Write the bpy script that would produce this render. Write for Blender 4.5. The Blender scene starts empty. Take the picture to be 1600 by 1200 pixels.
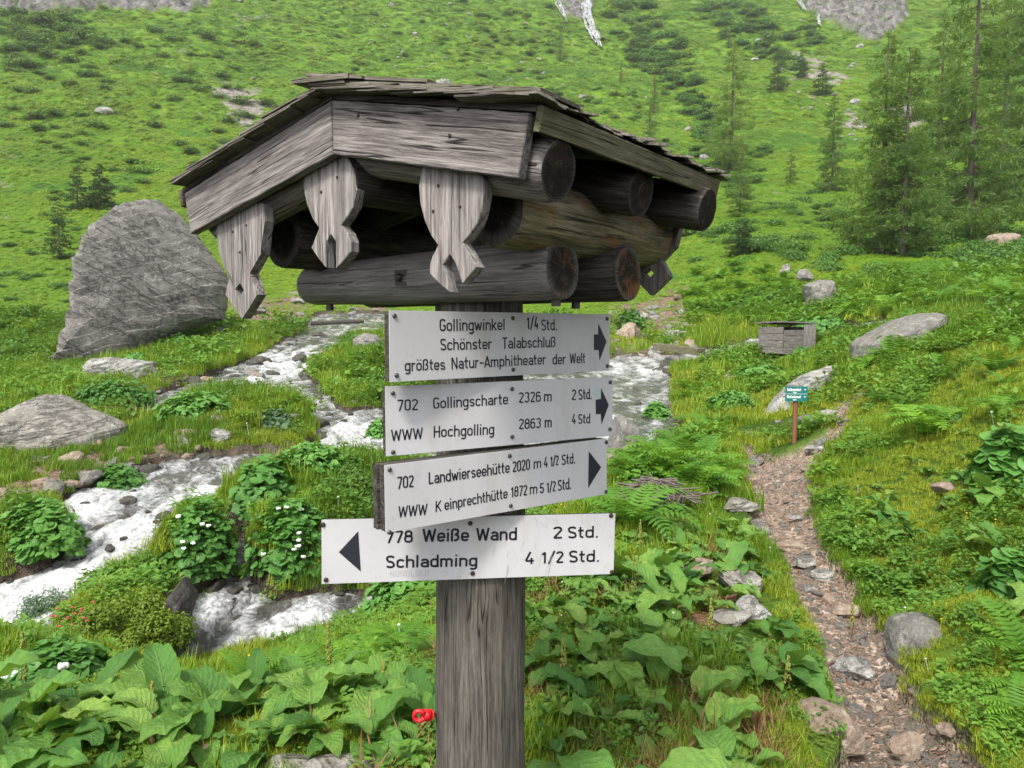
import bpy, math, random
import numpy as np
from mathutils import Vector, Matrix
R = math.radians
random.seed(7); rng = np.random.default_rng(7)
SC = bpy.context.scene
COL = SC.collection

# ------------------------------------------------------------------ camera, sky, sun, exposure
HAZE = .00036
ZC = 1.65                      # eye height
F = 1150.0                     # focal length in px of a 1600 px wide frame
PITCH = math.atan(90 / F)
cam_d = bpy.data.cameras.new('camera')
cam_d.sensor_width = 36; cam_d.lens = 36 * F / 1600
cam_d.clip_start = 0.05; cam_d.clip_end = 2000
cam = bpy.data.objects.new('camera', cam_d); COL.objects.link(cam)
cam.location = (0, 0, ZC); cam.rotation_euler = (math.pi / 2 - PITCH, 0, 0)
SC.camera = cam

world = bpy.data.worlds.new("World"); SC.world = world; world.use_nodes = True
wn = world.node_tree.nodes; wl = world.node_tree.links; wn.clear()
SUN_EL, SUN_AZ = R(52), R(205)          # azimuth clockwise from +Y
sky = wn.new('ShaderNodeTexSky'); sky.sky_type = 'NISHITA'; sky.sun_disc = False
sky.sun_elevation = SUN_EL; sky.sun_rotation = SUN_AZ
sky.air_density = 1.0; sky.dust_density = 3.0; sky.ozone_density = 1.0
hs = wn.new('ShaderNodeHueSaturation'); hs.inputs['Saturation'].default_value = 0.12
bg = wn.new('ShaderNodeBackground'); bg.inputs['Strength'].default_value = 0.135
wo = wn.new('ShaderNodeOutputWorld')
wl.new(sky.outputs[0], hs.inputs['Color']); wl.new(hs.outputs[0], bg.inputs[0]); wl.new(bg.outputs[0], wo.inputs[0])
sd = bpy.data.lights.new('sun', 'SUN'); sd.energy = 1.9; sd.angle = R(10); sd.color = (1, .94, .84)
sun = bpy.data.objects.new('sun', sd); COL.objects.link(sun)
sdir = Vector((math.sin(SUN_AZ) * math.cos(SUN_EL), math.cos(SUN_AZ) * math.cos(SUN_EL), math.sin(SUN_EL)))
sun.rotation_euler = sdir.to_track_quat('Z', 'Y').to_euler()
SC.view_settings.view_transform = 'Standard'; SC.view_settings.look = 'None'
SC.view_settings.exposure = 0.95; SC.view_settings.gamma = 1
SC.cycles.max_bounces = 6; SC.cycles.transparent_max_bounces = 4
SC.cycles.diffuse_bounces = 3; SC.cycles.glossy_bounces = 2; SC.cycles.transmission_bounces = 2
SC.cycles.use_denoising = True

# ------------------------------------------------------------------ helpers
def ray(px, py):
    X = (px - 800) / F; v = (600 - py) / F
    cp, sp = math.cos(PITCH), math.sin(PITCH)
    return np.array([X, cp + v * sp, -sp + v * cp])
EYE = np.array([0, 0, ZC])
def at_depth(px, py, Y):
    d = ray(px, py); return EYE + d * (Y / d[1])
def on_plane(px, py, P, n):
    d = ray(px, py); return EYE + d * (np.dot(np.array(P) - EYE, n) / np.dot(d, n))

_tab = np.random.default_rng(99).random((256, 256)); _tab3 = np.random.default_rng(98).random((64, 64, 64))
def vn2(x, y):
    xi = np.floor(x).astype(int); yi = np.floor(y).astype(int); fx = x - xi; fy = y - yi
    fx = fx * fx * (3 - 2 * fx); fy = fy * fy * (3 - 2 * fy)
    a = _tab[xi & 255, yi & 255]; b = _tab[(xi + 1) & 255, yi & 255]; c = _tab[xi & 255, (yi + 1) & 255]; d = _tab[(xi + 1) & 255, (yi + 1) & 255]
    return (a * (1 - fx) + b * fx) * (1 - fy) + (c * (1 - fx) + d * fx) * fy - .5
def fbm2(x, y, o=4):
    s = 0; a = 1
    for k in range(o): s = s + a * vn2(x * 2 ** k + 17.3 * k, y * 2 ** k + 9.1 * k); a *= .5
    return s
def vn3(p):
    i = np.floor(p).astype(int); f = p - i; f = f * f * (3 - 2 * f); r = 0
    for dx in (0, 1):
        for dy in (0, 1):
            for dz in (0, 1):
                w = (f[:, 0] if dx else 1 - f[:, 0]) * (f[:, 1] if dy else 1 - f[:, 1]) * (f[:, 2] if dz else 1 - f[:, 2])
                r = r + w * _tab3[(i[:, 0] + dx) & 63, (i[:, 1] + dy) & 63, (i[:, 2] + dz) & 63]
    return r - .5
def fbm3(p, o=4):
    s = 0; a = 1
    for k in range(o): s = s + a * vn3(p * 2 ** k + 7.7 * k); a *= .5
    return s
def sstep(a, b, x):
    t = np.clip((x - a) / (b - a), 0, 1); return t * t * (3 - 2 * t)

class MB:
    """collects verts + faces (+ per-vertex floats 'col','vein', vec 'gc', face material index)"""
    def __init__(s): s.v = []; s.f = []; s.c = []; s.g = []; s.m = []; s.n = 0; s.k = []
    def add(s, V, Fc, c=.5, vein=0., gc=None, mi=0):
        V = np.asarray(V, float).reshape(-1, 3); n = len(V)
        s.v.append(V); o = s.n
        s.f += [tuple(int(i) + o for i in f) for f in Fc]; s.m += [mi] * len(Fc)
        s.c.append(np.broadcast_to(np.asarray(c, float), (n,))); s.k.append(np.broadcast_to(np.asarray(vein, float), (n,)))
        s.g.append(np.asarray(gc, float).reshape(-1, 3) if gc is not None else V)
        s.n += n
    def arrays(s): return np.concatenate(s.v), s.f, np.concatenate(s.c), np.concatenate(s.k), np.concatenate(s.g)
    def mesh(s, name, mats, smooth=False):
        me = bpy.data.meshes.new(name)
        V, f, c, k, g = s.arrays()
        me.from_pydata(V.tolist(), [], f)
        for nm, a in (('col', c), ('vein', k)):
            at = me.attributes.new(nm, 'FLOAT', 'POINT'); at.data.foreach_set('value', np.ascontiguousarray(a, dtype=np.float32))
        at = me.attributes.new('gc', 'FLOAT_VECTOR', 'POINT'); at.data.foreach_set('vector', np.ascontiguousarray(g, dtype=np.float32).ravel())
        for m in (mats if isinstance(mats, (list, tuple)) else [mats]): me.materials.append(m)
        if any(s.m): me.polygons.foreach_set('material_index', s.m)
        if smooth: me.polygons.foreach_set('use_smooth', [True] * len(f))
        me.update(); return me
    def build(s, name, mats, parent=None, smooth=False):
        o = bpy.data.objects.new(name, s.mesh(name, mats, smooth)); COL.objects.link(o)
        if parent: o.parent = parent
        return o

def tag(o, label=None, cat=None, group=None, kind=None):
    if label: o['label'] = label
    if cat: o['category'] = cat
    if group: o['group'] = group
    if kind: o['kind'] = kind
    return o
def empty(name, loc=(0, 0, 0), rz=0):
    o = bpy.data.objects.new(name, None); COL.objects.link(o); o.location = loc; o.rotation_euler = (0, 0, rz)
    o.empty_display_size = .1; return o
def copy_tree(o, parent=None):
    c = o.copy(); COL.objects.link(c)
    if parent: c.parent = parent
    for ch in list(o.children): copy_tree(ch, c)
    return c
def prism(mb, poly, P, X, Y, Z, z0, z1, gx=None, off=0, mi=0, bev=.0, hole=None):
    """poly (n,2) in plane P + a X + b Y extruded along Z from z0 to z1; with bevelled front edge"""
    poly = np.array(poly, float); n = len(poly)
    area = np.sum(poly[:, 0] * np.roll(poly[:, 1], -1) - poly[:, 1] * np.roll(poly[:, 0], -1))
    if area < 0: poly = poly[::-1]
    P, X, Y, Z = map(np.array, (P, X, Y, Z))
    c = poly.mean(0)
    rings = []
    if bev:
        e = np.roll(poly, -1, 0) - poly; e /= np.linalg.norm(e, axis=1)[:, None] + 1e-9
        nr = np.stack([-e[:, 1], e[:, 0]], 1); nn = nr + np.roll(nr, 1, 0); nn /= np.maximum(np.linalg.norm(nn, axis=1)[:, None], .3)
        inn = poly + nn * bev
        s = 1 if z1 > z0 else -1
        rings = [(inn, z0), (poly, z0 + s * bev), (poly, z1 - s * bev), (inn, z1)]
    else: rings = [(poly, z0), (poly, z1)]
    V = np.concatenate([P + q[:, :1] * X + q[:, 1:] * Y + z * Z for q, z in rings])
    G = np.concatenate([np.stack([q @ np.array(gx if gx is not None else (1, 0)), q @ np.array([-(gx[1]), gx[0]] if gx is not None else (0, 1)), np.full(n, z)], 1) for q, z in rings]) + off
    Fc = []
    for k in range(len(rings) - 1):
        for i in range(n):
            j = (i + 1) % n; Fc.append((k * n + i, k * n + j, (k + 1) * n + j, (k + 1) * n + i))
    Fc.append(tuple(range(n - 1, -1, -1))); Fc.append(tuple((len(rings) - 1) * n + i for i in range(n)))
    mb.add(V, Fc, .5, 0, G, mi)
def box(mb, P, X, Y, Z, hx, hy, hz, **k):
    """box with a corner-centred frame: from -h to h; grain along X"""
    prism(mb, [(-hx, -hy), (hx, -hy), (hx, hy), (-hx, hy)], P, X, Y, Z, -hz, hz, **k)
def log(mb, A, B, ra, rb, seg=28, rings=24, bumpy=.05, seed=0, caps=True, wob=.0, endmi=1):
    A = np.array(A, float); B = np.array(B, float); ax = B - A; L = np.linalg.norm(ax); ax /= L
    s = np.cross(ax, (0, 0, 1.)); s = s / np.linalg.norm(s) if np.linalg.norm(s) > .1 else np.array([1., 0, 0]); u = np.cross(s, ax)
    th = np.linspace(0, 2 * math.pi, seg, endpoint=False); V = []; G = []
    for k in range(rings + 1):
        t = k / rings; r0 = ra + (rb - ra) * t
        q = np.stack([np.cos(th) * 1.3 + seed, np.sin(th) * 1.3, np.full(seg, t * L * 2.5)], 1)
        r = r0 * (1 + bumpy * 2 * fbm3(q, 3))
        if k == 0 or k == rings: r = r * .955
        tt = t
        if k == 1: tt = .012 / L
        if k == rings - 1: tt = 1 - .012 / L
        cx = np.cos(th) * r; cy = np.sin(th) * r
        V.append(A + ax * L * tt + cx[:, None] * s + cy[:, None] * u + wob * r0 * math.sin(3 * t + seed) * u)
        G.append(np.stack([np.full(seg, tt * L + seed), cx, cy], 1))
    V = np.concatenate(V); G = np.concatenate(G); Fc = []
    for k in range(rings):
        for i in range(seg):
            j = (i + 1) % seg; Fc.append((k * seg + i, k * seg + j, (k + 1) * seg + j, (k + 1) * seg + i))
    mb.add(V, Fc, .5, 0, G, 0)
    if caps:
        for k, rev in ((0, 0), (rings, 1)):
            ring = V[k * seg:(k + 1) * seg]; gr = G[k * seg:(k + 1) * seg].copy()
            cen = ring.mean(0); VV = np.concatenate([ring, cen + (ring - cen) * .5, cen[None]]); g2 = gr.copy(); g2[:, 1:] *= .5; g3 = gr[:1].copy(); g3[:, 1:] = 0
            FF = []
            for i in range(seg):
                j = (i + 1) % seg
                a = (i, j, seg + j, seg + i); b = (seg + i, seg + j, 2 * seg)
                FF += [a[::-1], b[::-1]] if not rev else [a, b]
            FF = [f[::-1] for f in FF]
            mb.add(VV, FF, .5, 0, np.concatenate([gr, g2, g3]), endmi)
def tube(mb, pts, rad, seg=6, c=.5):
    pts = np.array(pts, float); n = len(pts); V = []
    for k in range(n):
        d = pts[min(k + 1, n - 1)] - pts[max(k - 1, 0)]; d /= np.linalg.norm(d) + 1e-9
        s = np.cross(d, (.13, .07, 1.)); 
        if np.linalg.norm(s) < .05: s = np.cross(d, (1., 0, 0))
        s /= np.linalg.norm(s); u = np.cross(s, d)
        r = rad[k] if hasattr(rad, '__len__') else rad
        th = np.linspace(0, 2 * math.pi, seg, endpoint=False)
        V.append(pts[k] + r * (np.cos(th)[:, None] * s + np.sin(th)[:, None] * u))
    Fc = [(k * seg + i, k * seg + (i + 1) % seg, (k + 1) * seg + (i + 1) % seg, (k + 1) * seg + i) for k in range(n - 1) for i in range(seg)]
    Fc.append(tuple(range(seg - 1, -1, -1))); Fc.append(tuple((n - 1) * seg + i for i in range(seg)))
    mb.add(np.concatenate(V), Fc, c)

# ------------------------------------------------------------------ materials
class NT:
    def __init__(s, name):
        s.m = bpy.data.materials.new(name); s.m.use_nodes = True; s.t = s.m.node_tree; s.t.nodes.clear()
        s.out = s.t.nodes.new('ShaderNodeOutputMaterial')
    def n(s, typ, **k):
        nd = s.t.nodes.new('ShaderNode' + typ)
        for a, b in k.items(): setattr(nd, a, b)
        return nd
    def L(s, a, b): s.t.links.new(a, b)
    def put(s, sock, v):
        if hasattr(v, 'is_output') or isinstance(v, bpy.types.NodeSocket): s.L(v, sock)
        else: sock.default_value = v
    def attr(s, name, typ='GEOMETRY'):
        a = s.n('Attribute'); a.attribute_name = name; a.attribute_type = typ; return a
    def math(s, op, a, b=0., c=None, clamp=False):
        m = s.n('Math', operation=op, use_clamp=clamp); s.put(m.inputs[0], a); s.put(m.inputs[1], b)
        if c is not None: s.put(m.inputs[2], c)
        return m.outputs[0]
    def vmul(s, v, sc):
        m = s.n('VectorMath', operation='MULTIPLY'); s.put(m.inputs[0], v); m.inputs[1].default_value = sc; return m.outputs[0]
    def noise(s, vec, scale, det=4, rough=.55, dist=0., col=False):
        m = s.n('TexNoise'); s.put(m.inputs['Vector'], vec); m.inputs['Scale'].default_value = scale
        m.inputs['Detail'].default_value = det; m.inputs['Roughness'].default_value = rough; m.inputs['Distortion'].default_value = dist
        return m.outputs['Color' if col else 'Fac']
    def ramp(s, f, stops, interp='LINEAR'):
        m = s.n('ValToRGB'); s.put(m.inputs[0], f); cr = m.color_ramp; cr.interpolation = interp
        while len(cr.elements) < len(stops): cr.elements.new(.5)
        for e, (p, c) in zip(cr.elements, stops):
            e.position = p; e.color = (c[0], c[1], c[2], 1) if hasattr(c, '__len__') else (c, c, c, 1)
        return m.outputs[0]
    def mix(s, f, a, b, mode='MIX'):
        m = s.n('Mix', data_type='RGBA', blend_type=mode, clamp_factor=True)
        s.put(m.inputs[0], f)
        for sk, v in ((m.inputs[6], a), (m.inputs[7], b)):
            if isinstance(v, (tuple, list)): sk.default_value = (*v[:3], 1)
            else: s.put(sk, v)
        return m.outputs[2]
    def bump(s, h, strength=.5, dist=.01, normal=None):
        b = s.n('Bump'); b.inputs['Strength'].default_value = strength; b.inputs['Distance'].default_value = dist; s.put(b.inputs['Height'], h)
        if normal is not None: s.L(normal, b.inputs['Normal'])
        return b.outputs[0]
    def bsdf(s, color, rough=.8, normal=None, spec=.3, metal=0.):
        b = s.n('BsdfPrincipled')
        if isinstance(color, (tuple, list)): b.inputs['Base Color'].default_value = (*color[:3], 1)
        else: s.L(color, b.inputs['Base Color'])
        s.put(b.inputs['Roughness'], rough); b.inputs['Specular IOR Level'].default_value = spec; s.put(b.inputs['Metallic'], metal)
        if normal is not None: s.L(normal, b.inputs['Normal'])
        return b.outputs[0]
    def done(s, sh): s.L(sh, s.out.inputs['Surface']); return s.m
def G3(f): return (f, f, f)

def wood_mat(name, dark, mid, light, green=0., orange=0., crack=1.):
    t = NT(name); g = t.attr('gc').outputs['Vector']
    oi = t.n('ObjectInfo').outputs['Random']
    ad = t.n('VectorMath', operation='ADD'); t.L(g, ad.inputs[0]); cm = t.n('CombineXYZ'); t.L(t.math('MULTIPLY', oi, 7.), cm.inputs[0]); t.L(cm.outputs[0], ad.inputs[1]); g = ad.outputs[0]
    warp = t.noise(t.vmul(g, (3, 9, 9)), 1, 2, col=True)
    w2 = t.n('VectorMath', operation='MULTIPLY_ADD'); t.L(warp, w2.inputs[0]); w2.inputs[1].default_value = (.0, .012, .012); t.L(g, w2.inputs[2]); gw = w2.outputs[0]
    fine = t.noise(t.vmul(gw, (15, 340, 340)), 1, 5, .72)
    med = t.noise(t.vmul(gw, (4.5, 95, 95)), 1, 6, .72)
    big = t.noise(t.vmul(g, (3, 9, 9)), 1, 3)
    f = t.math('ADD', t.math('MULTIPLY', fine, .35), t.math('MULTIPLY', med, .65))
    col = t.ramp(f, [(.36, dark), (.48, mid), (.61, light)])
    col = t.mix(t.math('MULTIPLY', t.ramp(big, [(.4, 0.), (.7, 1.)]), .35), col, tuple(x * .55 for x in mid))
    pale = t.ramp(t.noise(t.vmul(gw, (9, 45, 45)), 1, 5, .7), [(.55, 0.), (.7, 1.)])
    col = t.mix(t.math('MULTIPLY', pale, .35), col, light)
    # dark splits along the grain
    ck = t.ramp(t.noise(t.vmul(gw, (1.1, 42, 42)), 1, 2, .5), [(.485, 0.), (.497, 1.), (.503, 1.), (.515, 0.)])
    ckm = t.math('MULTIPLY', ck, t.ramp(t.noise(t.vmul(g, (4, 20, 20)), 1.3, 2), [(.46, 0.), (.54, 1.)]))
    ckm = t.math('MULTIPLY', ckm, crack)
    col = t.mix(t.math('MULTIPLY', ckm, .85), col, (.012, .01, .009))
    kv = t.n('TexVoronoi'); t.L(t.vmul(gw, (3.2, 8.5, 8.5)), kv.inputs['Vector']); kv.inputs['Scale'].default_value = 1.
    kn = t.ramp(kv.outputs['Distance'], [(.0, 1.), (.07, .9), (.13, 0.)]); kr = t.ramp(kv.outputs['Distance'], [(.12, 0.), (.17, .35), (.30, 0.)])
    col = t.mix(t.math('MULTIPLY', kn, .75), col, tuple(x * 1.3 + y for x, y in zip(dark, (.03, .015, .005)))); col = t.mix(kr, col, tuple(x * .6 for x in mid))
    if green: col = t.mix(t.math('MULTIPLY', t.ramp(t.noise(g, 14, 4, .6), [(.42, 0.), (.62, 1.)]), green), col, (.10, .105, .045))
    if orange: col = t.mix(t.math('MULTIPLY', t.ramp(t.noise(t.vmul(g, (8, 16, 16)), 1.2, 4, .65), [(.52, 0.), (.62, 1.)]), orange), col, (.30, .15, .06))
    h = t.math('SUBTRACT', t.math('ADD', t.math('MULTIPLY', fine, .5), t.math('MULTIPLY', med, .7)), t.math('MULTIPLY', ckm, 1.2))
    return t.done(t.bsdf(col, .85, t.bump(h, .9, .004), .2))
def end_mat(name, orange=.6, dark=(.02, .017, .015), lite=(.16, .14, .13)):
    t = NT(name); g = t.attr('gc').outputs['Vector']
    sp = t.n('SeparateXYZ'); t.L(g, sp.inputs[0]); y, z = sp.outputs[1], sp.outputs[2]
    wp = t.noise(g, 25, 2)
    r = t.math('ADD', t.math('SQRT', t.math('ADD', t.math('MULTIPLY', y, y), t.math('MULTIPLY', z, z))), t.math('MULTIPLY', wp, .012))
    ring = t.math('SINE', t.math('MULTIPLY', r, 1300.))
    n1 = t.noise(g, 40, 5, .7); n2 = t.noise(g, 12, 3)
    col = t.ramp(t.math('ADD', t.math('MULTIPLY', n1, .8), t.math('MULTIPLY', ring, .07)), [(.25, dark), (.5, tuple(x * 1.8 for x in dark)), (.62, lite)])
    rim = t.ramp(r, [(.052, 0.), (.066, 1.)])
    col = t.mix(t.math('MULTIPLY', rim, .6), col, (.22, .2, .185))
    col = t.mix(t.math('MULTIPLY', t.ramp(t.math('ADD', t.math('MULTIPLY', n2, .6), t.math('MULTIPLY', n1, .4)), [(.54, 0.), (.64, 1.)]), orange), col, (.26, .115, .05))
    at = t.math('ARCTAN2', y, z); cc = t.n('CombineXYZ'); t.L(at, cc.inputs[0])
    rc = t.ramp(t.noise(cc.outputs[0], 5, 3, .8), [(.46, 0.), (.5, 1.), (.54, 0.)])
    h = t.math('SUBTRACT', t.math('ADD', n1, t.math('MULTIPLY', ring, .25)), rc)
    col = t.mix(t.math('MULTIPLY', rc, .4), col, (.008, .007, .006))
    return t.done(t.bsdf(col, .9, t.bump(h, .8, .004), .15))

M = {}
M['wood'] = wood_mat('weathered_wood', (.04, .034, .032), (.17, .15, .143), (.38, .35, .335))
M['wood_pale'] = wood_mat('pendant_wood', (.06, .052, .048), (.235, .212, .203), (.46, .425, .41), crack=.9)  # paler, stronger-contrast grain for the pendants and the hut door
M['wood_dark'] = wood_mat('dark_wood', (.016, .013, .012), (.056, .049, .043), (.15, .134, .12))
M['wood_green'] = wood_mat('mossy_wood', (.06, .055, .035), (.15, .135, .09), (.27, .245, .17), green=.55)
M['wood_orange'] = wood_mat('barked_wood', (.06, .054, .034), (.21, .178, .115), (.42, .37, .25), green=.3, orange=.55)
M['log'] = wood_mat('grey_log_wood', (.085, .08, .08), (.22, .208, .206), (.36, .345, .34))
M['post'] = wood_mat('post_wood', (.03, .026, .022), (.098, .087, .076), (.20, .182, .162), crack=1.)
M['shingle'] = wood_mat('shingle_wood', (.045, .038, .034), (.155, .135, .118), (.32, .29, .25), green=.35)
M['end'] = end_mat('log_end_grain', .85, (.035, .028, .024), (.20, .18, .165))
M['end_dark'] = end_mat('dark_end_grain', .1, (.02, .018, .016), (.17, .16, .15))

def simple(name, c, rough=.6, metal=0., var=.25, sc=30, spec=.4, bump=.1):
    t = NT(name); tc = t.n('TexCoord').outputs['Object']; n = t.noise(tc, sc, 4, .6)
    col = t.mix(n, tuple(x * (1 - var) for x in c), tuple(min(1, x * (1 + var)) for x in c))
    return t.done(t.bsdf(col, rough, t.bump(n, bump, .003), spec, metal))
M['black'] = simple('black_lettering', (.014, .014, .02), .5, var=.2)
M['black2'] = simple('black_arrow', (.022, .023, .035), .45, var=.2)
M['rust'] = simple('rusty_steel', (.07, .045, .035), .6, .6, .5, 120)
M['steel'] = simple('grey_steel', (.09, .085, .08), .5, .7, .4, 120)
M['scratch'] = simple('scratch_grey', (.38, .37, .38), .7)
M['teal'] = simple('teal_enamel', (.012, .16, .15), .4, var=.1)
M['white'] = simple('white_lettering', (.75, .77, .75), .5, var=.05)
M['pole'] = simple('brown_pole', (.21, .085, .05), .7, var=.3, sc=15)
M['red'] = simple('red_plastic', (.55, .012, .02), .35, var=.15, spec=.5)
M['mark'] = simple('red_trail_paint', (.45, .03, .03), .7, var=.3)
M['sticker'] = simple('sticker_film', (.42, .55, .55), .5, var=.2, sc=400)
t = NT('sign_enamel'); tc = t.n('TexCoord').outputs['Object']
n1 = t.noise(tc, 6, 3); n2 = t.noise(tc, 160, 5, .75); n3 = t.noise(tc, 28, 5, .7)
c_ = t.mix(n1, (.50, .50, .52), (.58, .58, .60))
c_ = t.mix(t.ramp(n2, [(.66, 0.), (.74, .35)]), c_, (.34, .32, .30))
c_ = t.mix(t.ramp(n3, [(.54, 0.), (.75, .4)]), c_, (.42, .40, .36)); c_ = t.mix(t.ramp(t.noise(t.vmul(tc, (14, 14, 2.2)), 1, 4, .6), [(.52, 0.), (.68, .3)]), c_, (.40, .375, .33))
M['enamel'] = t.done(t.bsdf(c_, .38, t.bump(n1, .15, .004), .5))

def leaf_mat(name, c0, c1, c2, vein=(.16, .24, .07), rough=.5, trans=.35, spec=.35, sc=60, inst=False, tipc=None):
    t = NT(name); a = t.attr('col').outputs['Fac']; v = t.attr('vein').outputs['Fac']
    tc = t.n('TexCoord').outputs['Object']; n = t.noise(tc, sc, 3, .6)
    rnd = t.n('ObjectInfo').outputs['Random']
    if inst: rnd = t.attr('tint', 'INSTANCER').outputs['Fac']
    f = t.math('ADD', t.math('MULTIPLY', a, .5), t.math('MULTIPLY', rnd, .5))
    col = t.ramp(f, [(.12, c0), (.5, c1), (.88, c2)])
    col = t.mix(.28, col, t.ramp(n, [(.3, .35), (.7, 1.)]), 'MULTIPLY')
    if tipc: col = t.mix(v, col, tipc)
    else: col = t.mix(t.math('MULTIPLY', v, .55), col, vein)
    b = t.bsdf(col, rough, t.bump(n, .35, .01), spec)
    tr = t.n('BsdfTranslucent'); t.L(t.mix(.5, col, (.28, .42, .02), 'MIX'), tr.inputs[0])
    mx = t.n('MixShader'); mx.inputs[0].default_value = trans; t.L(b, mx.inputs[1]); t.L(tr.outputs[0], mx.inputs[2])
    return t.done(mx.outputs[0])
def dock_mat():
    t = NT('dock_leaf'); a = t.attr('col').outputs['Fac']; g = t.attr('gc').outputs['Vector']; s = t.n('SeparateXYZ'); t.L(g, s.inputs[0]); f, q, rn_ = s.outputs
    aq = t.math('ABSOLUTE', q); rnd = t.n('ObjectInfo').outputs['Random']
    wob = t.noise(g, 7, 2)
    lat = t.math('SINE', t.math('ADD', t.math('SUBTRACT', t.math('MULTIPLY', f, 58.), t.math('MULTIPLY', aq, 13.)), t.math('MULTIPLY', wob, 6.)))
    vein = t.math('MAXIMUM', t.ramp(lat, [(.9, 0.), (.99, .45)]), t.ramp(aq, [(.0, 1.), (.07, 0.)]))
    tc = t.n('TexCoord').outputs['Object']; n = t.noise(tc, 26, 4, .6); nf = t.noise(g, 22, 4, .65)
    col = t.ramp(t.math('ADD', t.math('MULTIPLY', a, .6), t.math('MULTIPLY', rnd, .4)), [(.1, (.07, .21, .035)), (.45, (.17, .37, .06)), (.9, (.33, .52, .09))])
    col = t.mix(t.ramp(n, [(.35, .45), (.6, 0.)]), col, (.06, .19, .05)); col = t.mix(t.ramp(nf, [(.55, 0.), (.72, .4)]), col, (.26, .42, .12))
    col = t.mix(t.math('MULTIPLY', vein, .5), col, (.26, .42, .14))
    sp_ = t.ramp(t.noise(tc, 55, 3, .7), [(.68, 0.), (.72, .8)]); col = t.mix(sp_, col, (.22, .14, .04))
    h = t.math('SUBTRACT', t.math('MULTIPLY', nf, .8), t.math('MULTIPLY', vein, .5))
    h = t.math('SUBTRACT', h, t.math('MULTIPLY', lat, .13))
    nm = t.bump(h, .75, .012); b = t.bsdf(col, .42, nm, .45)
    tr = t.n('BsdfTranslucent'); t.L(t.mix(.5, col, (.30, .45, .02)), tr.inputs[0]); mx = t.n('MixShader'); mx.inputs[0].default_value = .3; t.L(b, mx.inputs[1]); t.L(tr.outputs[0], mx.inputs[2]); return t.done(mx.outputs[0])
M['dock'] = dock_mat()
M['round'] = leaf_mat('round_leaf', (.055, .18, .035), (.10, .29, .05), (.16, .38, .07), rough=.5, trans=.25)
M['fern'] = leaf_mat('fern_frond', (.07, .20, .02), (.13, .31, .03), (.21, .42, .035), trans=.35)
M['grass'] = leaf_mat('grass_blade', (.08, .18, .012), (.17, .31, .02), (.30, .40, .03), trans=.3, inst=True)
M['herb'] = leaf_mat('herb_leaf', (.06, .17, .02), (.12, .29, .025), (.20, .39, .035), trans=.3, inst=True)
M['moss'] = leaf_mat('moss_tuft', (.13, .21, .015), (.24, .34, .02), (.36, .40, .03), trans=.2, inst=True)
M['shrub'] = leaf_mat('shrub_leaf', (.06, .14, .022), (.10, .21, .03), (.15, .28, .035), trans=.2)
M['alder'] = leaf_mat('alder_leaf', (.055, .14, .028), (.09, .21, .038), (.15, .29, .045), trans=.2)
M['larch'] = leaf_mat('larch_needles', (.08, .16, .035), (.14, .25, .05), (.22, .34, .07), trans=.4, sc=4)
M['spruce'] = leaf_mat('spruce_needles', (.025, .06, .02), (.04, .095, .025), (.07, .14, .03), trans=.15, sc=4)
M['rhodo'] = leaf_mat('alpenrose_leaf', (.09, .16, .015), (.18, .27, .02), (.30, .38, .03), trans=.2)
M['willow'] = leaf_mat('willow_leaf', (.06, .13, .06), (.10, .19, .10), (.16, .26, .15), trans=.25)
M['tuft'] = leaf_mat('meadow_tuft', (.09, .21, .012), (.17, .31, .014), (.27, .38, .02), trans=.3, inst=True)
M['litter'] = leaf_mat('dead_stalk', (.13, .065, .03), (.24, .12, .055), (.36, .24, .11), trans=.1, inst=True)
M['petal'] = simple('white_petal', (.7, .7, .66), .6); M['pinkp'] = simple('pink_petal', (.55, .07, .08), .6); M['yellowp'] = simple('yellow_petal', (.7, .5, .02), .6)
M['bark'] = simple('larch_bark', (.105, .09, .075), .9, sc=6, var=.5, bump=.5)
M['twig'] = simple('grey_twig', (.16, .13, .12), .9, sc=20, var=.4)
M['stalk'] = simple('red_stalk', (.13, .09, .03), .7, sc=20, var=.4)
M['ivory_flower'] = simple('seed_head', (.22, .24, .05), .9, var=.4)

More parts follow.
